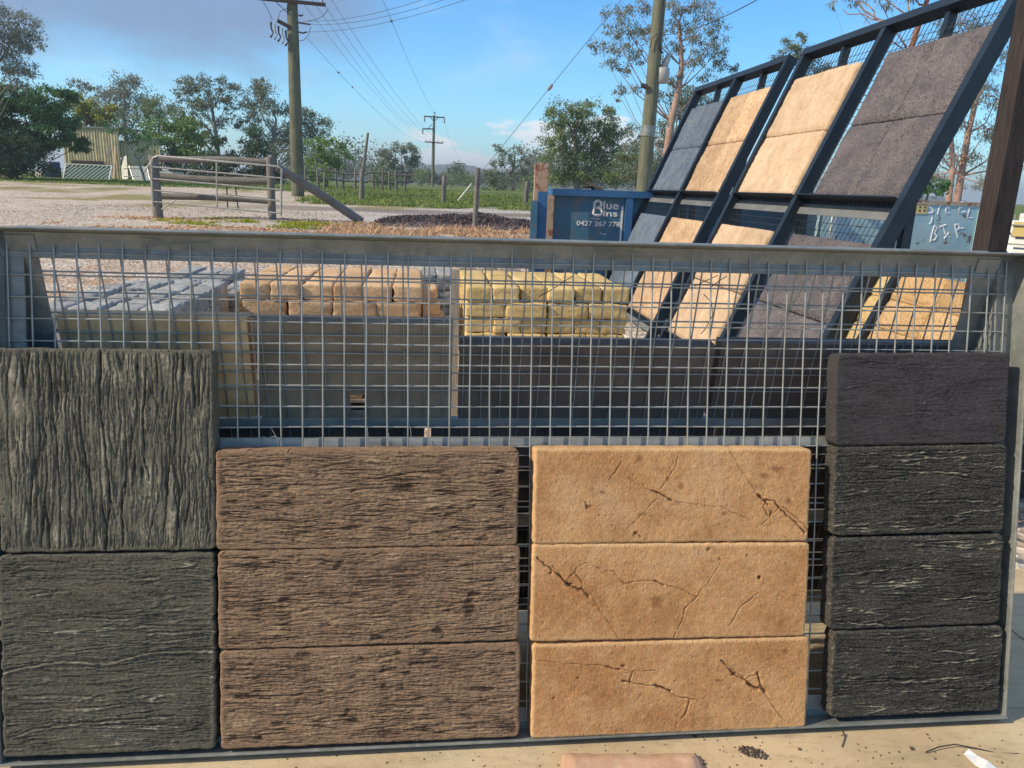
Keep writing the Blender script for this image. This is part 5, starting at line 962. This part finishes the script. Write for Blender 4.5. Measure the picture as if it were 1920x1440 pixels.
m = MB(); m.tube([PX(1244, 126, YC), PX(1252, 110, YC), PX(1252, 103, YC)], [.1, .09, .05], 8); m.build('bushing', M_porc, pb)
m = MB(); m.tube([PX(1202, 160, YC-.2), PX(1214, 163, YC-.2)], .07, 7); m.build('bracket', M_metal_d, pb)
m = MB(); m.tube([PX(1245, -20, YC-.22), PX(1240, 50, YC-.22), PX(1236, 80, YC-.22), PX(1238, 92, YC-.22), PX(1243, 100, YC-.1)], .025, 6); m.tube([PX(1233, 63, YC-.22), PX(1223, 72, YC-.22), PX(1219, 90, YC-.22)], .014, 5); m.build('drop_cable', M_black, pb)
YD = 115.0; pc, PC, TC = pole('slender distant power pole with three crossarms above the fence', 811, YD, 814, 216, 0.24, 0.16)
for x0, y0, x1, y1 in ((795, 218, 834, 220.5), (792, 241.5, 813, 242), (797, 266, 830.5, 268.5)):
    m = MB(); m.beam(PX(x0, y0, YD-.2), PX(x1, y1, YD-.2), .16, .16); m.build('crossarm', M_post, pc)
for x, y in ((796, 219), (833, 221), (792.5, 242)): m = MB(); m.tube([PX(x, y, YD-.2), PX(x, y+10, YD-.2)], [.12, .1], 7); m.build('insulator', M_porc, pc)
for x, y in ((798, 267), (806, 267), (821, 268), (830, 268)): m = MB(); m.tube([PX(x, y, YD-.2), PX(x, y-4, YD-.2)], [.12, .08], 7); m.build('insulator', M_porc, pc)
for x0, y0, x1, y1 in ((806, 219, 813, 227), (822, 220, 814, 228), (810, 233, 803, 241)): m = MB(); m.beam(PX(x0, y0, YD-.15), PX(x1, y1, YD-.15), .08, .08); m.build('brace', M_metal_d, pc)
YE = 220.0; pd_, PD, TD = pole('farthest thin power pole with one crossarm under the white cloud', 862, YE, 862.5, 305, 0.3, 0.2)
m = MB(); m.beam(PX(851.5, 306, YE), PX(872.5, 307.5, YE), .3, .3); m.build('crossarm', M_post, pd_)
def line(label, p0, p1, sag, r, mat=M_cable, extra=()):
    m = MB(); pts = [p0+(p1-p0)*t-ZZ*sag*4*t*(1-t) for t in np.linspace(0, 1, 18)]; m.tube(pts, r, 5)
    for t, rr_ in extra: q = p0+(p1-p0)*t-ZZ*sag*4*t*(1-t); m.tube([q-(p1-p0)/np.linalg.norm(p1-p0)*rr_*2, q+(p1-p0)/np.linalg.norm(p1-p0)*rr_*2], rr_, 6)
    tag(m.build('power_line', mat), label, 'power line', 'overhead power lines')
for i, (xa, ya, xb, yb, lb) in enumerate(((568, 40, 852, -22, 'overhead line running up to the right, uppermost of three'), (582, 46, 870, -14, 'overhead line running up to the right, middle of three'), (574, 60, 900, -10, 'overhead line running up to the right, lowest of three'))):
    line(lb, PX(xa, ya, YA), PX(xb, yb, 24), .25, .007, M_black)
for i, (xa, ya, xb, yb, Yn, lb) in enumerate(((575, 70, 797, 266, YA, 'overhead line to the distant pole with two small tags, lowest of the five'), (560, -5, 806, 265, YA, 'overhead line from the left pole to the distant lowest crossarm, second lowest'), (572, -20, 792.5, 250, YA, 'overhead line from the left pole to the distant middle crossarm'), (604, 3, 821, 266, YA, 'overhead line from the right tip of the left crossarm to the distant pole'), (615, -10, 830, 266, YA, 'overhead line passing right of the left pole to the distant lowest crossarm'))):
    line(lb, PX(xa, ya, Yn), PX(xb, yb, YD), 1.0, .008, M_cable, ((.10, .05), (.16, .045)) if i == 0 else ())
line('single overhead line with dark tags descending to the top of the distant pole', PX(712, -15, 34), PX(833, 230, YD), 1.0, .008, M_cable, ((.06, .05), (.62, .09)))
line('overhead line between the distant pole and the farthest pole', PX(833, 231, YD), PX(871, 307, YE), 1.2, .013)
line('service line from the transformer pole up to the right', PX(1238, 66, YC), PX(1445, -15, 14), .15, .009, M_black)
gy = thing('guy_wire', 'steel guy wire with white guard sloping from the transformer pole to the verge', 'guy wire', ground_hit(856, 380)); Pg = ground_hit(856, 380); Pt = PX(1243, -60, YC); Pm = Pt
pA_, pB_ = Pg, PX(1140, 30, YC+(Pg[1]-YC)*(1240-1140)/(1240-856)); d_ = pB_-pA_
Pt = pA_+d_*1.36; m = MB(); m.tube([pA_, Pt], .010, 5); m.build('wire', M_cable, gy); m = MB(); m.tube([pA_, pA_+d_*.135], .04, 7); m.build('guard', M_white, gy); m = MB(); q = pA_+d_*.69; m.tube([q-d_*.012, q, q+d_*.012], [.05, .07, .05], 8); m.build('insulator', M_porc, gy)

# ------------------------------------------------------------------ vegetation
RS = np.random.RandomState(77)
def leaf_quads(C, size, asp, droop, rs, curl=0.0):
    n = len(C); ax = rs.normal(size=(n, 3)); ax[:, 2] -= droop*2.0; ax /= np.linalg.norm(ax, axis=1)[:, None]; b = rs.normal(size=(n, 3)); b -= ax*np.sum(b*ax, 1)[:, None]; b /= np.linalg.norm(b, axis=1)[:, None]
    L = (size*rs.uniform(.6, 1.4, n))[:, None]; Wd = L*asp; tip = C+ax*L; mid = C+ax*L*.45
    V = np.stack([C, mid+b*Wd*.5, tip, mid-b*Wd*.5], 1).reshape(-1, 3); Fq = np.arange(4*n).reshape(-1, 4); return V, Fq
def tree(label, cat, Y, bx, blobs, leaf, bark, r0, leaf_px=5.0, asp=.42, droop=.5, dens=1.0, flat=1.0, group=None, name='gum_tree', seed=0, forks=2, sub=1.0, base_z=None, trunk_pts=None, rt=None):
    rs = np.random.RandomState(seed+5); k = Y/1432.; P = on_ground(bx, Y); root = thing(name, label, cat, P, group)
    cen = []; LC = []; tw = MB(); mean = np.mean([[b[0], b[1]] for b in blobs], 0); top_y = min(b[1]-b[3] for b in blobs); low_y = max(b[1]+b[3]*.3 for b in blobs)
    if trunk_pts: path = [PX(x, y, Y) for x, y in trunk_pts]; path = [P]+path
    else:
        T = PX(mean[0]*.7+bx*.3, mean[1], Y); path = [P+(T-P)*t+np.array([rs.normal()*k*4*(t > 0 and t < 1), rs.normal()*k*4, 0]) for t in np.linspace(0, 1, 6)]
    n = len(path); tw.tube([path[0]-ZZ*.2]+path[1:], [r0*.8*(1-.72*i/(n-1)) for i in range(n)], 8)
    for bi, (x, y, rx, ry) in enumerate(blobs):
        c0 = PX(x, y, Y); rr = (rx+ry)*.5*k; c0 = c0+np.array([0, rs.uniform(-1, 1)*rr*1.2, 0])
        # limb to the blob
        dist = [abs(p[2]-(c0[2]-1.1*abs(p[0]-c0[0])-rr*.5)) for p in path]; j = int(np.argmin(dist))
        j = max(1, j); s_ = path[j]; mid = s_+(c0-s_)*.5+np.array([0, 0, -.08*np.linalg.norm(c0-s_)])+rs.normal(size=3)*rr*.12
        rl = min(r0*(1-.62*j/(n-1))*.42, rr*.07); tw.tube([s_, s_+(mid-s_)*.5+rs.normal(size=3)*rr*.08, mid, c0], [rl, rl*.8, rl*.6, rl*.3], 5, False)
        ns = max(5, int(sub*(6+rx*ry/70.)));  u = rs.normal(size=(ns, 3)); u /= np.linalg.norm(u, axis=1)[:, None]; q = rs.uniform(.35, 1.0, ns)**.6
        S = c0+u*q[:, None]*np.array([rx*k, rr, ry*k]); nl = int(dens*rx*ry*pi/(leaf_px*leaf_px*asp)*4.2/ns)+3
        for s in S:
            if rs.rand() < .75: tw.tube([c0+(s-c0)*.15, c0+(s-c0)*.6+rs.normal(size=3)*rr*.06-ZZ*rr*.05, s], [rl*.3, rl*.2, rl*.08], 4, False)
            sr = rr*.33*rs.uniform(.55, 1.2)/max(1, ns/14)**.33; C = s+rs.normal(size=(nl, 3))*np.array([sr*.75, sr*.75, sr*.62*flat]); LC.append(C)
    C = np.concatenate(LC); V, Fq = leaf_quads(C, np.full(len(C), leaf_px*k), asp, droop, rs)
    lv = np.repeat(np.clip(.5+.32*rs.normal(size=len(C))+.25*perlin(C[:, 0]/(30*k), C[:, 2]/(30*k), seed), 0, 1), 4)
    link('crown', np_mesh('crown', V, Fq, leaf, False, {'lv': lv}), I4, root); tw.build('trunk', bark, root); return root
GT = 'trees behind the yard'
tree('tall grey-green gum at the left edge with crown under the dark cloud', 'tree', 42, -70, [(28, 40, 45, 26), (55, 75, 28, 20), (76, 92, 18, 12), (15, 85, 40, 28), (45, 125, 28, 16), (10, 140, 40, 18), (-45, 70, 60, 60), (-40, 15, 60, 30)], L_gum2, B_grey, .35, 4.6, .38, .6, .8, 1, GT, seed=1)
tree('broad dark feathery tree spreading over the shed corner', 'tree', 45, 20, [(30, 185, 60, 28), (85, 180, 40, 24), (60, 215, 66, 28), (112, 228, 34, 20), (20, 245, 60, 26), (110, 255, 48, 20), (145, 270, 24, 14), (-45, 210, 60, 50), (40, 262, 50, 20), (70, 200, 40, 20)], L_fern, B_dark, .2, 8, .28, .35, 2.6, .4, GT, 'feathery_tree', seed=2)
tree('dense dark dull shrub reaching the ground at the left edge', 'shrub', 43.5, 42, [(15, 285, 38, 34), (50, 285, 36, 36), (75, 305, 22, 24), (30, 312, 45, 20), (-30, 290, 45, 40)], L_dark, B_dark, .12, 7, .35, -.3, 1.6, 1, GT, 'shrub', seed=3)
tree('round yellow-flowering tree above the shed roof', 'tree', 58, 168, [(165, 203, 34, 20), (145, 190, 20, 10), (180, 224, 26, 16), (150, 225, 20, 16)], L_yell, B_dark, .25, 6, .5, .2, 2.0, 1, GT, 'flowering_tree', seed=4)
tree('hazy grey gum with two crowns behind the yellow-flowering tree', 'tree', 78, 240, [(228, 152, 30, 16), (210, 178, 22, 18), (250, 172, 30, 20), (225, 205, 36, 26), (265, 205, 28, 26), (155, 163, 24, 12), (180, 172, 18, 10), (285, 200, 18, 16), (245, 235, 36, 20)], L_gum2, B_grey, .4, 4, .42, .5, .9, 1, GT, seed=5)
tree('bright green bushy tree right of the shed behind the gate', 'tree', 57, 330, [(320, 250, 42, 22), (285, 235, 26, 14), (350, 270, 34, 22), (310, 280, 44, 20), (360, 295, 26, 14), (290, 262, 34, 16), (340, 235, 24, 16)], L_lime, B_dark, .22, 6, .45, .2, 1.5, .8, GT, 'bushy_tree', seed=6)
tree('dull green gum between the hazy gum and the palm-leaved plant', 'tree', 68, 300, [(295, 195, 26, 18), (315, 212, 26, 18), (275, 215, 20, 16)], L_gumg, B_grey, .25, 4, .45, .4, 1.2, 1, GT, seed=7)
tree('small sparse tree with bare forked trunk in front of the shed', 'tree', 48, 272, [(215, 243, 24, 7), (250, 247, 28, 9), (235, 262, 28, 7), (285, 264, 20, 8), (270, 280, 16, 6), (205, 232, 14, 6)], L_fern, B_grey, .13, 6, .35, .2, .6, .5, GT, 'small_tree', seed=8, trunk_pts=[(268, 325), (258, 300), (248, 282), (240, 268)])
tree('tall gum with pale trunk left of the power pole, round clumped crown', 'tree', 60, 408, [(350, 162, 26, 14), (380, 160, 26, 16), (418, 163, 26, 16), (345, 180, 20, 10), (400, 185, 34, 18), (370, 205, 28, 18), (430, 195, 18, 16), (410, 222, 26, 14), (385, 235, 16, 10)], L_gum, B_grey, .3, 4, .42, .5, .95, 1, GT, seed=9, trunk_pts=[(409, 300), (407, 265), (402, 235), (398, 205), (395, 180)])
tree('wide gum with sloping crown behind the power pole', 'tree', 61, 515, [(488, 160, 22, 14), (470, 175, 28, 14), (500, 185, 28, 18), (465, 200, 20, 14), (495, 215, 30, 18), (535, 210, 28, 16), (565, 215, 28, 16), (590, 235, 26, 18), (555, 245, 38, 20), (520, 250, 30, 20), (600, 255, 16, 14), (455, 235, 18, 14), (540, 280, 36, 20), (480, 265, 20, 14)], L_gum, B_grey, .35, 4, .42, .5, .95, 1, GT, seed=10)
tree('dark conical shrub standing before the wide gum', 'shrub', 54, 482, [(480, 245, 12, 16), (480, 268, 20, 18), (484, 292, 30, 18), (482, 315, 34, 16)], L_dark, B_dark, .15, 6, .4, -.2, 1.8, 1, GT, 'shrub', seed=11)
tree('dark bush at the foot of the pale-trunked gum', 'shrub', 54, 410, [(408, 268, 16, 14), (410, 290, 30, 16), (395, 308, 36, 14), (430, 308, 26, 12)], L_dark, B_dark, .15, 6, .4, 0, 1.7, 1, GT, 'shrub', seed=12)
tree('low dark hedge-like bush behind the gate bars', 'shrub', 56, 370, [(330, 318, 46, 14), (390, 326, 46, 12), (450, 328, 40, 12), (510, 330, 36, 12)], L_dark, B_dark, .1, 6, .45, 0, 1.7, 1, GT, 'shrub', seed=13)
tree('light green young tree right of the thick power pole', 'tree', 50, 612, [(590, 275, 26, 14), (625, 272, 24, 12), (640, 290, 20, 14), (600, 300, 30, 16), (575, 320, 20, 16), (630, 310, 20, 12), (600, 330, 32, 12)], L_lime, B_dark, .14, 6, .45, .3, 1.0, .9, GT, 'young_tree', seed=14)
tree('round-headed lone gum with pale trunk above the stockyard', 'tree', 95, 753, [(752, 275, 22, 11), (738, 290, 26, 14), (770, 292, 18, 14), (722, 305, 18, 9), (755, 308, 26, 10), (778, 303, 12, 10), (735, 325, 20, 8), (770, 322, 14, 8)], L_gum, B_grey, .32, 3.4, .5, .4, 1.3, 1, GT, seed=15)
tree('small yellowish shrub left of the lone round-headed gum', 'shrub', 60, 706, [(704, 318, 14, 9), (710, 338, 18, 12), (700, 335, 12, 12)], L_gumg, B_dark, .06, 4, .45, 0, .9, 1, GT, 'shrub', seed=16)
tree('thin gum with separate tufts against the white cloud', 'tree', 75, 962, [(938, 287, 12, 10), (968, 284, 15, 11), (930, 275, 8, 5), (952, 303, 16, 8), (985, 300, 12, 9), (930, 305, 12, 8), (965, 305, 12, 8), (935, 330, 24, 12), (980, 328, 20, 12), (955, 345, 34, 10), (925, 350, 22, 12), (995, 345, 14, 14)], L_gum, B_grey, .22, 3.4, .45, .4, 1.0, 1, GT, seed=17, trunk_pts=[(961, 330), (962, 308), (966, 290)])
tree('large clump of pale-trunked gums behind the blue skip', 'tree', 50, 1085, [(1060, 205, 32, 16), (1040, 230, 26, 20), (1100, 205, 26, 18), (1075, 232, 34, 22), (1140, 220, 24, 18), (1120, 245, 36, 24), (1155, 250, 26, 20), (1040, 262, 28, 24), (1085, 275, 40, 26), (1135, 285, 42, 26), (1170, 290, 26, 22), (1050, 305, 34, 22), (1100, 318, 44, 20), (1155, 325, 34, 20), (1185, 318, 18, 20), (1060, 335, 36, 16)], L_gumg, B_grey, .28, 4, .45, .45, 1.35, 1, GT, seed=18, trunk_pts=[(1080, 330), (1078, 290), (1080, 250), (1085, 215)])
tree('very tall airy gum behind the transformer pole', 'tree', 38, 1246, [(1160, 18, 30, 16), (1195, 12, 26, 14), (1150, 55, 22, 14), (1185, 55, 28, 16), (1205, 70, 22, 14), (1130, 85, 22, 14), (1165, 95, 26, 14), (1195, 105, 22, 12), (1140, 118, 18, 12), (1175, 130, 20, 10), (1260, 15, 28, 16), (1300, 12, 34, 14), (1275, 45, 30, 14), (1320, 40, 30, 16), (1300, 70, 32, 14), (1345, 65, 20, 14), (1350, 95, 28, 14), (1320, 95, 26, 12), (1270, 85, 22, 14), (1375, 122, 18, 10), (1345, 122, 24, 10), (1290, 115, 24, 12), (1260, 145, 22, 12), (1320, 145, 20, 8), (1180, 165, 20, 10), (1160, 175, 14, 10), (1245, 180, 24, 12), (1230, 60, 20, 20), (1225, 110, 18, 14)], L_gum2, B_pink, .3, 4.6, .35, .7, .62, 1, GT, seed=19, trunk_pts=[(1250, 300), (1258, 230), (1272, 170), (1278, 125), (1276, 80), (1272, 40)], forks=3)
tree('lower dark gum filling in behind the transformer pole and racks', 'tree', 46, 1270, [(1285, 175, 34, 16), (1310, 195, 38, 20), (1275, 210, 30, 18), (1330, 225, 36, 20), (1240, 240, 20, 20), (1190, 260, 24, 26), (1265, 265, 34, 24), (1230, 300, 28, 22), (1195, 320, 30, 22), (1290, 300, 40, 24), (1245, 335, 34, 18)], L_gum, B_grey, .3, 4, .45, .4, 1.0, 1, GT, seed=20)
tree('small-crowned gum peeping above the gap between the two racks', 'tree', 44, 1495, [(1492, 78, 20, 13), (1478, 95, 20, 10), (1505, 100, 18, 12), (1490, 118, 30, 12), (1520, 125, 34, 14), (1550, 150, 40, 24), (1460, 118, 20, 10)], L_gum, B_grey, .2, 4, .42, .4, 1.1, 1, GT, seed=21)
tree('sparse pinkish gum with bare limbs at the right behind the pale blue bin', 'tree', 32, 1800, [(1760, 75, 40, 20), (1800, 40, 44, 20), (1850, 55, 36, 24), (1890, 95, 34, 30), (1850, 130, 30, 20), (1880, 180, 30, 24), (1800, 190, 36, 22), (1770, 230, 30, 20), (1850, 240, 36, 24), (1900, 260, 30, 30), (1790, 290, 44, 20), (1870, 310, 40, 24), (1740, 280, 26, 22), (1910, 30, 40, 30)], L_gum2, B_pink, .21, 4.6, .3, .6, .42, 1, GT, seed=22, trunk_pts=[(1802, 330), (1815, 250), (1830, 190), (1850, 130), (1865, 80)], sub=1.6)
tree('second thin pinkish gum with leaning trunk beside the timber post', 'tree', 30, 1786, [(1740, 170, 30, 20), (1770, 130, 30, 20), (1730, 225, 26, 22), (1830, 170, 26, 18), (1760, 330, 44, 14), (1830, 345, 40, 12)], L_gum2, B_pink, .16, 4.6, .3, .6, .5, 1, GT, seed=23, trunk_pts=[(1786, 320), (1784, 270), (1775, 230), (1765, 190)], sub=1.4)
tree('dark green leafy bush just above the pale blue bin', 'shrub', 26, 1742, [(1730, 335, 24, 16), (1755, 345, 20, 12), (1740, 355, 30, 12), (1715, 350, 14, 12)], L_fern, B_dark, .08, 7, .5, .2, 1.6, 1, GT, 'shrub', seed=24)
tree('bright green weeds growing at the end of the pale blue bin', 'shrub', 8.8, 1848, [(1848, 405, 10, 20), (1843, 430, 8, 16), (1855, 385, 10, 10)], L_weed, B_dark, .01, 9, .4, .2, 1.2, 1, None, 'weed_clump', seed=25)
# near gum with red-brown trunk behind the racks, its branches hang in at the top right
tree('near red-brown gum behind the nearer rack with thin twigs hanging at the top', 'tree', 13, 1610, [(1580, -10, 20, 8), (1640, -12, 30, 10), (1700, -25, 40, 20), (1560, 5, 8, 6), (1600, 3, 10, 6), (1665, 5, 14, 7), (1760, -60, 60, 40)], L_gum2, B_rust, .12, 10, .16, .9, .45, 1, GT, seed=26, trunk_pts=[(1613, 420), (1625, 380), (1660, 250), (1705, 100), (1735, 10), (1760, -60)])
tw = MB()
for pts, r_ in (([(1722, 44), (1690, 42), (1650, 38), (1620, 20), (1600, -10)], .02), ([(1656, 40), (1635, 36), (1618, 26), (1590, 27), (1580, 17)], .012), ([(1638, 36), (1640, 22), (1626, 8), (1610, 2)], .012), ([(1700, 28), (1680, 14), (1660, 0)], .014), ([(1704, 20), (1702, 0), (1698, -14)], .012), ([(1620, 44), (1627, 30), (1625, 40), (1619, 52)], .004), ([(1735, 28), (1700, 42), (1680, 46)], .03)):
    tw.tube([PX(x, y, 13+.1*i) for i, (x, y) in enumerate(pts)], [r_*(1-.5*i/len(pts)) for i in range(len(pts))], 6)
tw.build('limb', B_pink, bpy.data.objects['gum_tree' if False else [o.name for o in bpy.data.objects if o.get('label', '').startswith('near red-brown')][0]])
# broad-leaved plant (like a bird-of-paradise) between the bushes
bp = thing('broad_leaved_plant', 'palm-like plant with long paddle leaves fanned upright', 'plant', on_ground(368, 62)); kk = 62/1432.
for i, (tx, ty) in enumerate(((341, 198), (358, 203), (332, 225), (372, 240), (352, 228), (386, 262), (318, 215), (390, 235), (345, 250))):
    b0 = PX(366, 318, 62); tip = PX(tx, ty, 62+(i % 3-1)*1.2); mid = b0+(tip-b0)*.62+ZZ*.25; m = MB(); ax = tip-mid; L = np.linalg.norm(ax); side = np.cross(ax/L, np.array([.25*(i % 3-1), 1, .2])); side /= np.linalg.norm(side); P = []
    for t in np.linspace(0, 1, 9): c_ = mid+ax*t-ZZ*.55*t*t*(1 if tx < 350 else .6); w = .36*sin(min(1, t*1.12+.05)*pi)**.6; P.append((c_-side*w-ZZ*.08*w, c_, c_+side*w-ZZ*.08*w))
    vs = [v for q in P for v in q]; fs = []
    for j in range(8): fs += [(j*3, j*3+1, j*3+4, j*3+3), (j*3+1, j*3+2, j*3+5, j*3+4)]
    m.add(vs, fs, True); m.tube([b0, b0+(mid-b0)*.6, mid], [.06, .05, .03], 6); m.build('leaf', simple('paddle_leaf', (.10, .15, .05), (.17, .21, .09), 3, .5) if i == 0 else bpy.data.materials['paddle_leaf'], bp)
# far tree line
def far_line():
    rs = np.random.RandomState(9); LC = []; SZ = []
    for i in range(150):
        px = rs.uniform(540, 1260); Y = rs.uniform(150, 260); h = rs.uniform(3.5, 9)*(1.25 if px < 720 or px > 990 else .55); P = on_ground(px, Y); n = 380
        u = rs.normal(size=(n, 3)); u /= np.linalg.norm(u, axis=1)[:, None]; C = P+ZZ*h*.55+u*np.array([h*.45, h*.45, h*.5])*rs.uniform(.3, 1, n)[:, None]; LC.append(C); SZ.append(np.full(n, .5))
    C = np.concatenate(LC); V, Fq = leaf_quads(C, np.concatenate(SZ), .6, 0, rs); tag(link('far_trees', np_mesh('far_trees', V, Fq, L_far, False, {'lv': np.repeat(rs.uniform(0, 1, len(C)), 4)})), kind='stuff')
far_line()
def scrub(label, xs, Ys, hs, leaf, n, seed, name='roadside_bush'):
    rs = np.random.RandomState(seed)
    for i, (px, Y, h) in enumerate(zip(xs, Ys, hs)):
        P = on_ground(px, Y); root = thing(name, label[i], 'bush', P, 'bushes along the verge'); u = rs.normal(size=(n, 3)); u /= np.linalg.norm(u, axis=1)[:, None]; C = P+ZZ*h*.5+u*np.array([h*.6, h*.6, h*.5])*rs.uniform(.3, 1, n)[:, None]; V, Fq = leaf_quads(C, np.full(n, .22), .5, 0, rs)
        link('foliage', np_mesh('foliage', V, Fq, leaf, False, {'lv': np.repeat(rs.uniform(0, 1, n), 4)}), I4, root); m = MB(); m.tube([P, P+ZZ*h*.5], [.05, .02], 5); m.build('stem', B_dark, root)
scrub(['low dull bush beside the leaning pole', 'low bush left of the distant power pole', 'low bush right of the distant power pole', 'low bush beside the guy wire foot', 'low bush below the thin gum', 'low bush at the left of the rusty post'], [735, 790, 845, 880, 930, 992], [62, 90, 100, 85, 75, 62], [1.3, 2.2, 2.4, 2.0, 1.6, 1.4], L_gumg, 420, 14)
# grass, weeds, litter, mulch
def blades(name, pts, hmin, hmax, wpx, mat, seed, lean=.5):
    rs = np.random.RandomState(seed); n = len(pts); h = rs.uniform(hmin, hmax, n)[:, None]; d = rs.normal(size=(n, 3))*lean; d[:, 2] = 1; d /= np.linalg.norm(d, axis=1)[:, None]; s = rs.normal(size=(n, 3)); s[:, 2] = 0; s /= np.linalg.norm(s, axis=1)[:, None]; w = (wpx*pts[:, 1]/1432.)[:, None]
    mid = pts+d*h*.55; tip = pts+d*h+np.stack([d[:, 0], d[:, 1], -.3*np.ones(n)], -1)*h*.25; V = np.stack([pts-s*w, pts+s*w, mid+s*w*.7, tip, mid-s*w*.7], 1).reshape(-1, 3); i = np.arange(n)*5
    Fq = np.concatenate([np.stack([i, i+1, i+2, i+4], -1), np.stack([i+4, i+2, i+3, i+3], -1)]); Fq2 = Fq.copy()
    me = bpy.data.meshes.new(name); F3 = [tuple(f) for f in Fq[:n]]+[tuple(f[:3]) for f in Fq[n:]]; me.from_pydata(V.tolist(), [], F3); at = me.attributes.new('lv', 'FLOAT', 'POINT'); at.data.foreach_set('value', np.repeat(rs.uniform(0, 1, n), 5).astype(np.float32)); me.materials.append(mat); me.update(); return tag(link(name, me), kind='stuff')
def scatter(n, x0, x1, y0, y1, seed, mask=None):
    rs = np.random.RandomState(seed); x = rs.uniform(x0, x1, n); y = rs.uniform(y0, y1, n)
    if mask is not None: k = mask(x, y, rs); x, y = x[k], y[k]
    return np.stack([x, y, terrain(x, y)], -1)
blades('verge_grass', scatter(26000, -9, 9, 30.5, 44, 1, lambda x, y, r: perlin(x*.4, y*.4, 3) > -.45), .10, .27, 1.5, L_grass, 1)
blades('lawn_grass', scatter(16000, -36, -4, 40, 56, 2), .05, .14, 1.8, L_grass, 2)
gx = lambda px, py: ground_hit(px, py)
g0, g1 = gx(330, 412), gx(560, 412)
blades('lime_weeds', scatter(5200, gx(325, 410)[0], gx(690, 415)[0], 18.4, 20.6, 3, lambda x, y, r: perlin(x*.75, y*.9, 8)+.35*perlin(x*2.5, y*2.5, 9) > .02), .03, .10, 2.2, L_weed, 3, .9)
blades('dry_grass', scatter(4200, gx(640, 425)[0], gx(1010, 430)[0], 15.2, 19.2, 4, lambda x, y, r: perlin(x*.8, y*.8, 5) > -.1), .08, .30, 1.8, L_dry, 4, .9)
rs = np.random.RandomState(6); xy = scatter(15000, gx(200, 405)[0], gx(1000, 430)[0], 14.5, 21.5, 5, lambda x, y, r: perlin(x*.35, y*.6, 12) > -.05); V, Fq = leaf_quads(xy+ZZ*.012, np.full(len(xy), .10), .5, 0, rs); V[:, 2] = xy[:, 2].repeat(4)+.008+.35*(V[:, 2]-xy[:, 2].repeat(4)-.012)
tag(link('leaf_litter', np_mesh('leaf_litter', V, Fq, L_litter, False, {'lv': np.repeat(rs.uniform(0, 1, len(xy)), 4)})), kind='stuff')
rs = np.random.RandomState(16); xy = scatter(7000, -6.5, 0.5, 4.5, 12, 15, lambda x, y, r: perlin(x*.7, y*.7, 22) > -.1); V, Fq = leaf_quads(xy+ZZ*.01, np.full(len(xy), .05), .4, 0, rs); V[:, 2] = xy[:, 2].repeat(4)+.006+.3*(V[:, 2]-xy[:, 2].repeat(4)-.01)
tag(link('bark_litter', np_mesh('bark_litter', V, Fq, L_litter, False, {'lv': np.repeat(rs.uniform(0, 1, len(xy)), 4)})), kind='stuff')
t_ = NT('loose_gravel_stones', .9, 0, .2); t_.color(t_.mix(t_.attr('lv'), (.16, .13, .115), (.74, .67, .60))); L_stone = t_.m
rs = np.random.RandomState(26); xy = np.concatenate([scatter(22000, -17, -1.5, 13, 25, 25, lambda x, y, r: perlin(x*.3, y*.3, 32) > -.2), scatter(9000, -7, 1, 5, 12, 27)]); sz = .028*(xy[:, 1]/14)**.7; V, Fq = leaf_quads(xy+ZZ*.015, sz, .8, 0, rs); zb_ = xy[:, 2].repeat(4); V[:, 2] = zb_+.006+.55*np.abs(V[:, 2]-zb_-.015)
tag(link('loose_gravel', np_mesh('loose_gravel', V, Fq, L_stone, False, {'lv': np.repeat(rs.uniform(0, 1, len(xy)), 4)})), kind='stuff')
def mulch():
    mt = simple('dark_mulch', (.06, .045, .05), (.17, .13, .13), 30, .9); rs = np.random.RandomState(3); A = gx(735, 408); B_ = gx(1010, 404); n = 14000; t = rs.rand(n); s = rs.normal(size=n)*.42
    h = .32*np.sin(np.clip(t*1.02, 0, 1)*pi)**.45*(.8+.3*perlin(t*9, s, 3)); x = A[0]+(B_[0]-A[0])*t; y = 21.3+s*1.2; z = terrain(x, y)+np.maximum(0, h*(1-(np.abs(s)/1.1)**2))*rs.uniform(.86, 1.0, n)
    C = np.stack([x, y, z], -1); V, Fq = leaf_quads(C, np.full(n, .065), .55, 0, rs)
    root = thing('mulch_heap', 'long low heap of dark mulch beyond the dry grass', 'mulch heap', (float(np.mean(x)), 21.3, float(terrain(np.mean(x), 21.3))))
    o = link('chips', np_mesh('chips', V, Fq, mt), I4, root); o['kind'] = 'stuff'
    ts = np.linspace(0, 1, 40); ss = np.linspace(-1.1, 1.1, 12); T, S = np.meshgrid(ts, ss); Hh = .30*np.sin(np.clip(T*1.02, 0, 1)*pi)**.45*(.8+.3*perlin(T*9, S, 3))*(1-(np.abs(S)/1.1)**2); X = A[0]+(B_[0]-A[0])*T; Yy = 21.3+S*1.2; V = np.stack([X, Yy, terrain(X, Yy)+Hh-.03], -1).reshape(-1, 3); i = np.arange(11)[:, None]*40+np.arange(39)[None]
    link('mound', np_mesh('mound', V, np.stack([i, i+1, i+41, i+40], -1).reshape(-1, 4), mt, True), I4, root)
mulch()

# ------------------------------------------------------------------ thin haze
def haze():
    m = bpy.data.materials.new('thin_haze'); m.use_nodes = True; n = m.node_tree.nodes; n.clear(); o = n.new('ShaderNodeOutputMaterial'); v = n.new('ShaderNodeVolumePrincipled')
    v.inputs['Color'].default_value = (0.86, 0.92, 1.0, 1); v.inputs['Density'].default_value = HAZE; v.inputs['Anisotropy'].default_value = 0.2; m.node_tree.links.new(v.outputs[0], o.inputs['Volume'])
    tag(MB().box((-3100, -80, -2), (3100, 3600, 60)).build('haze', m), kind='stuff')
HAZE = 0.0008
haze()
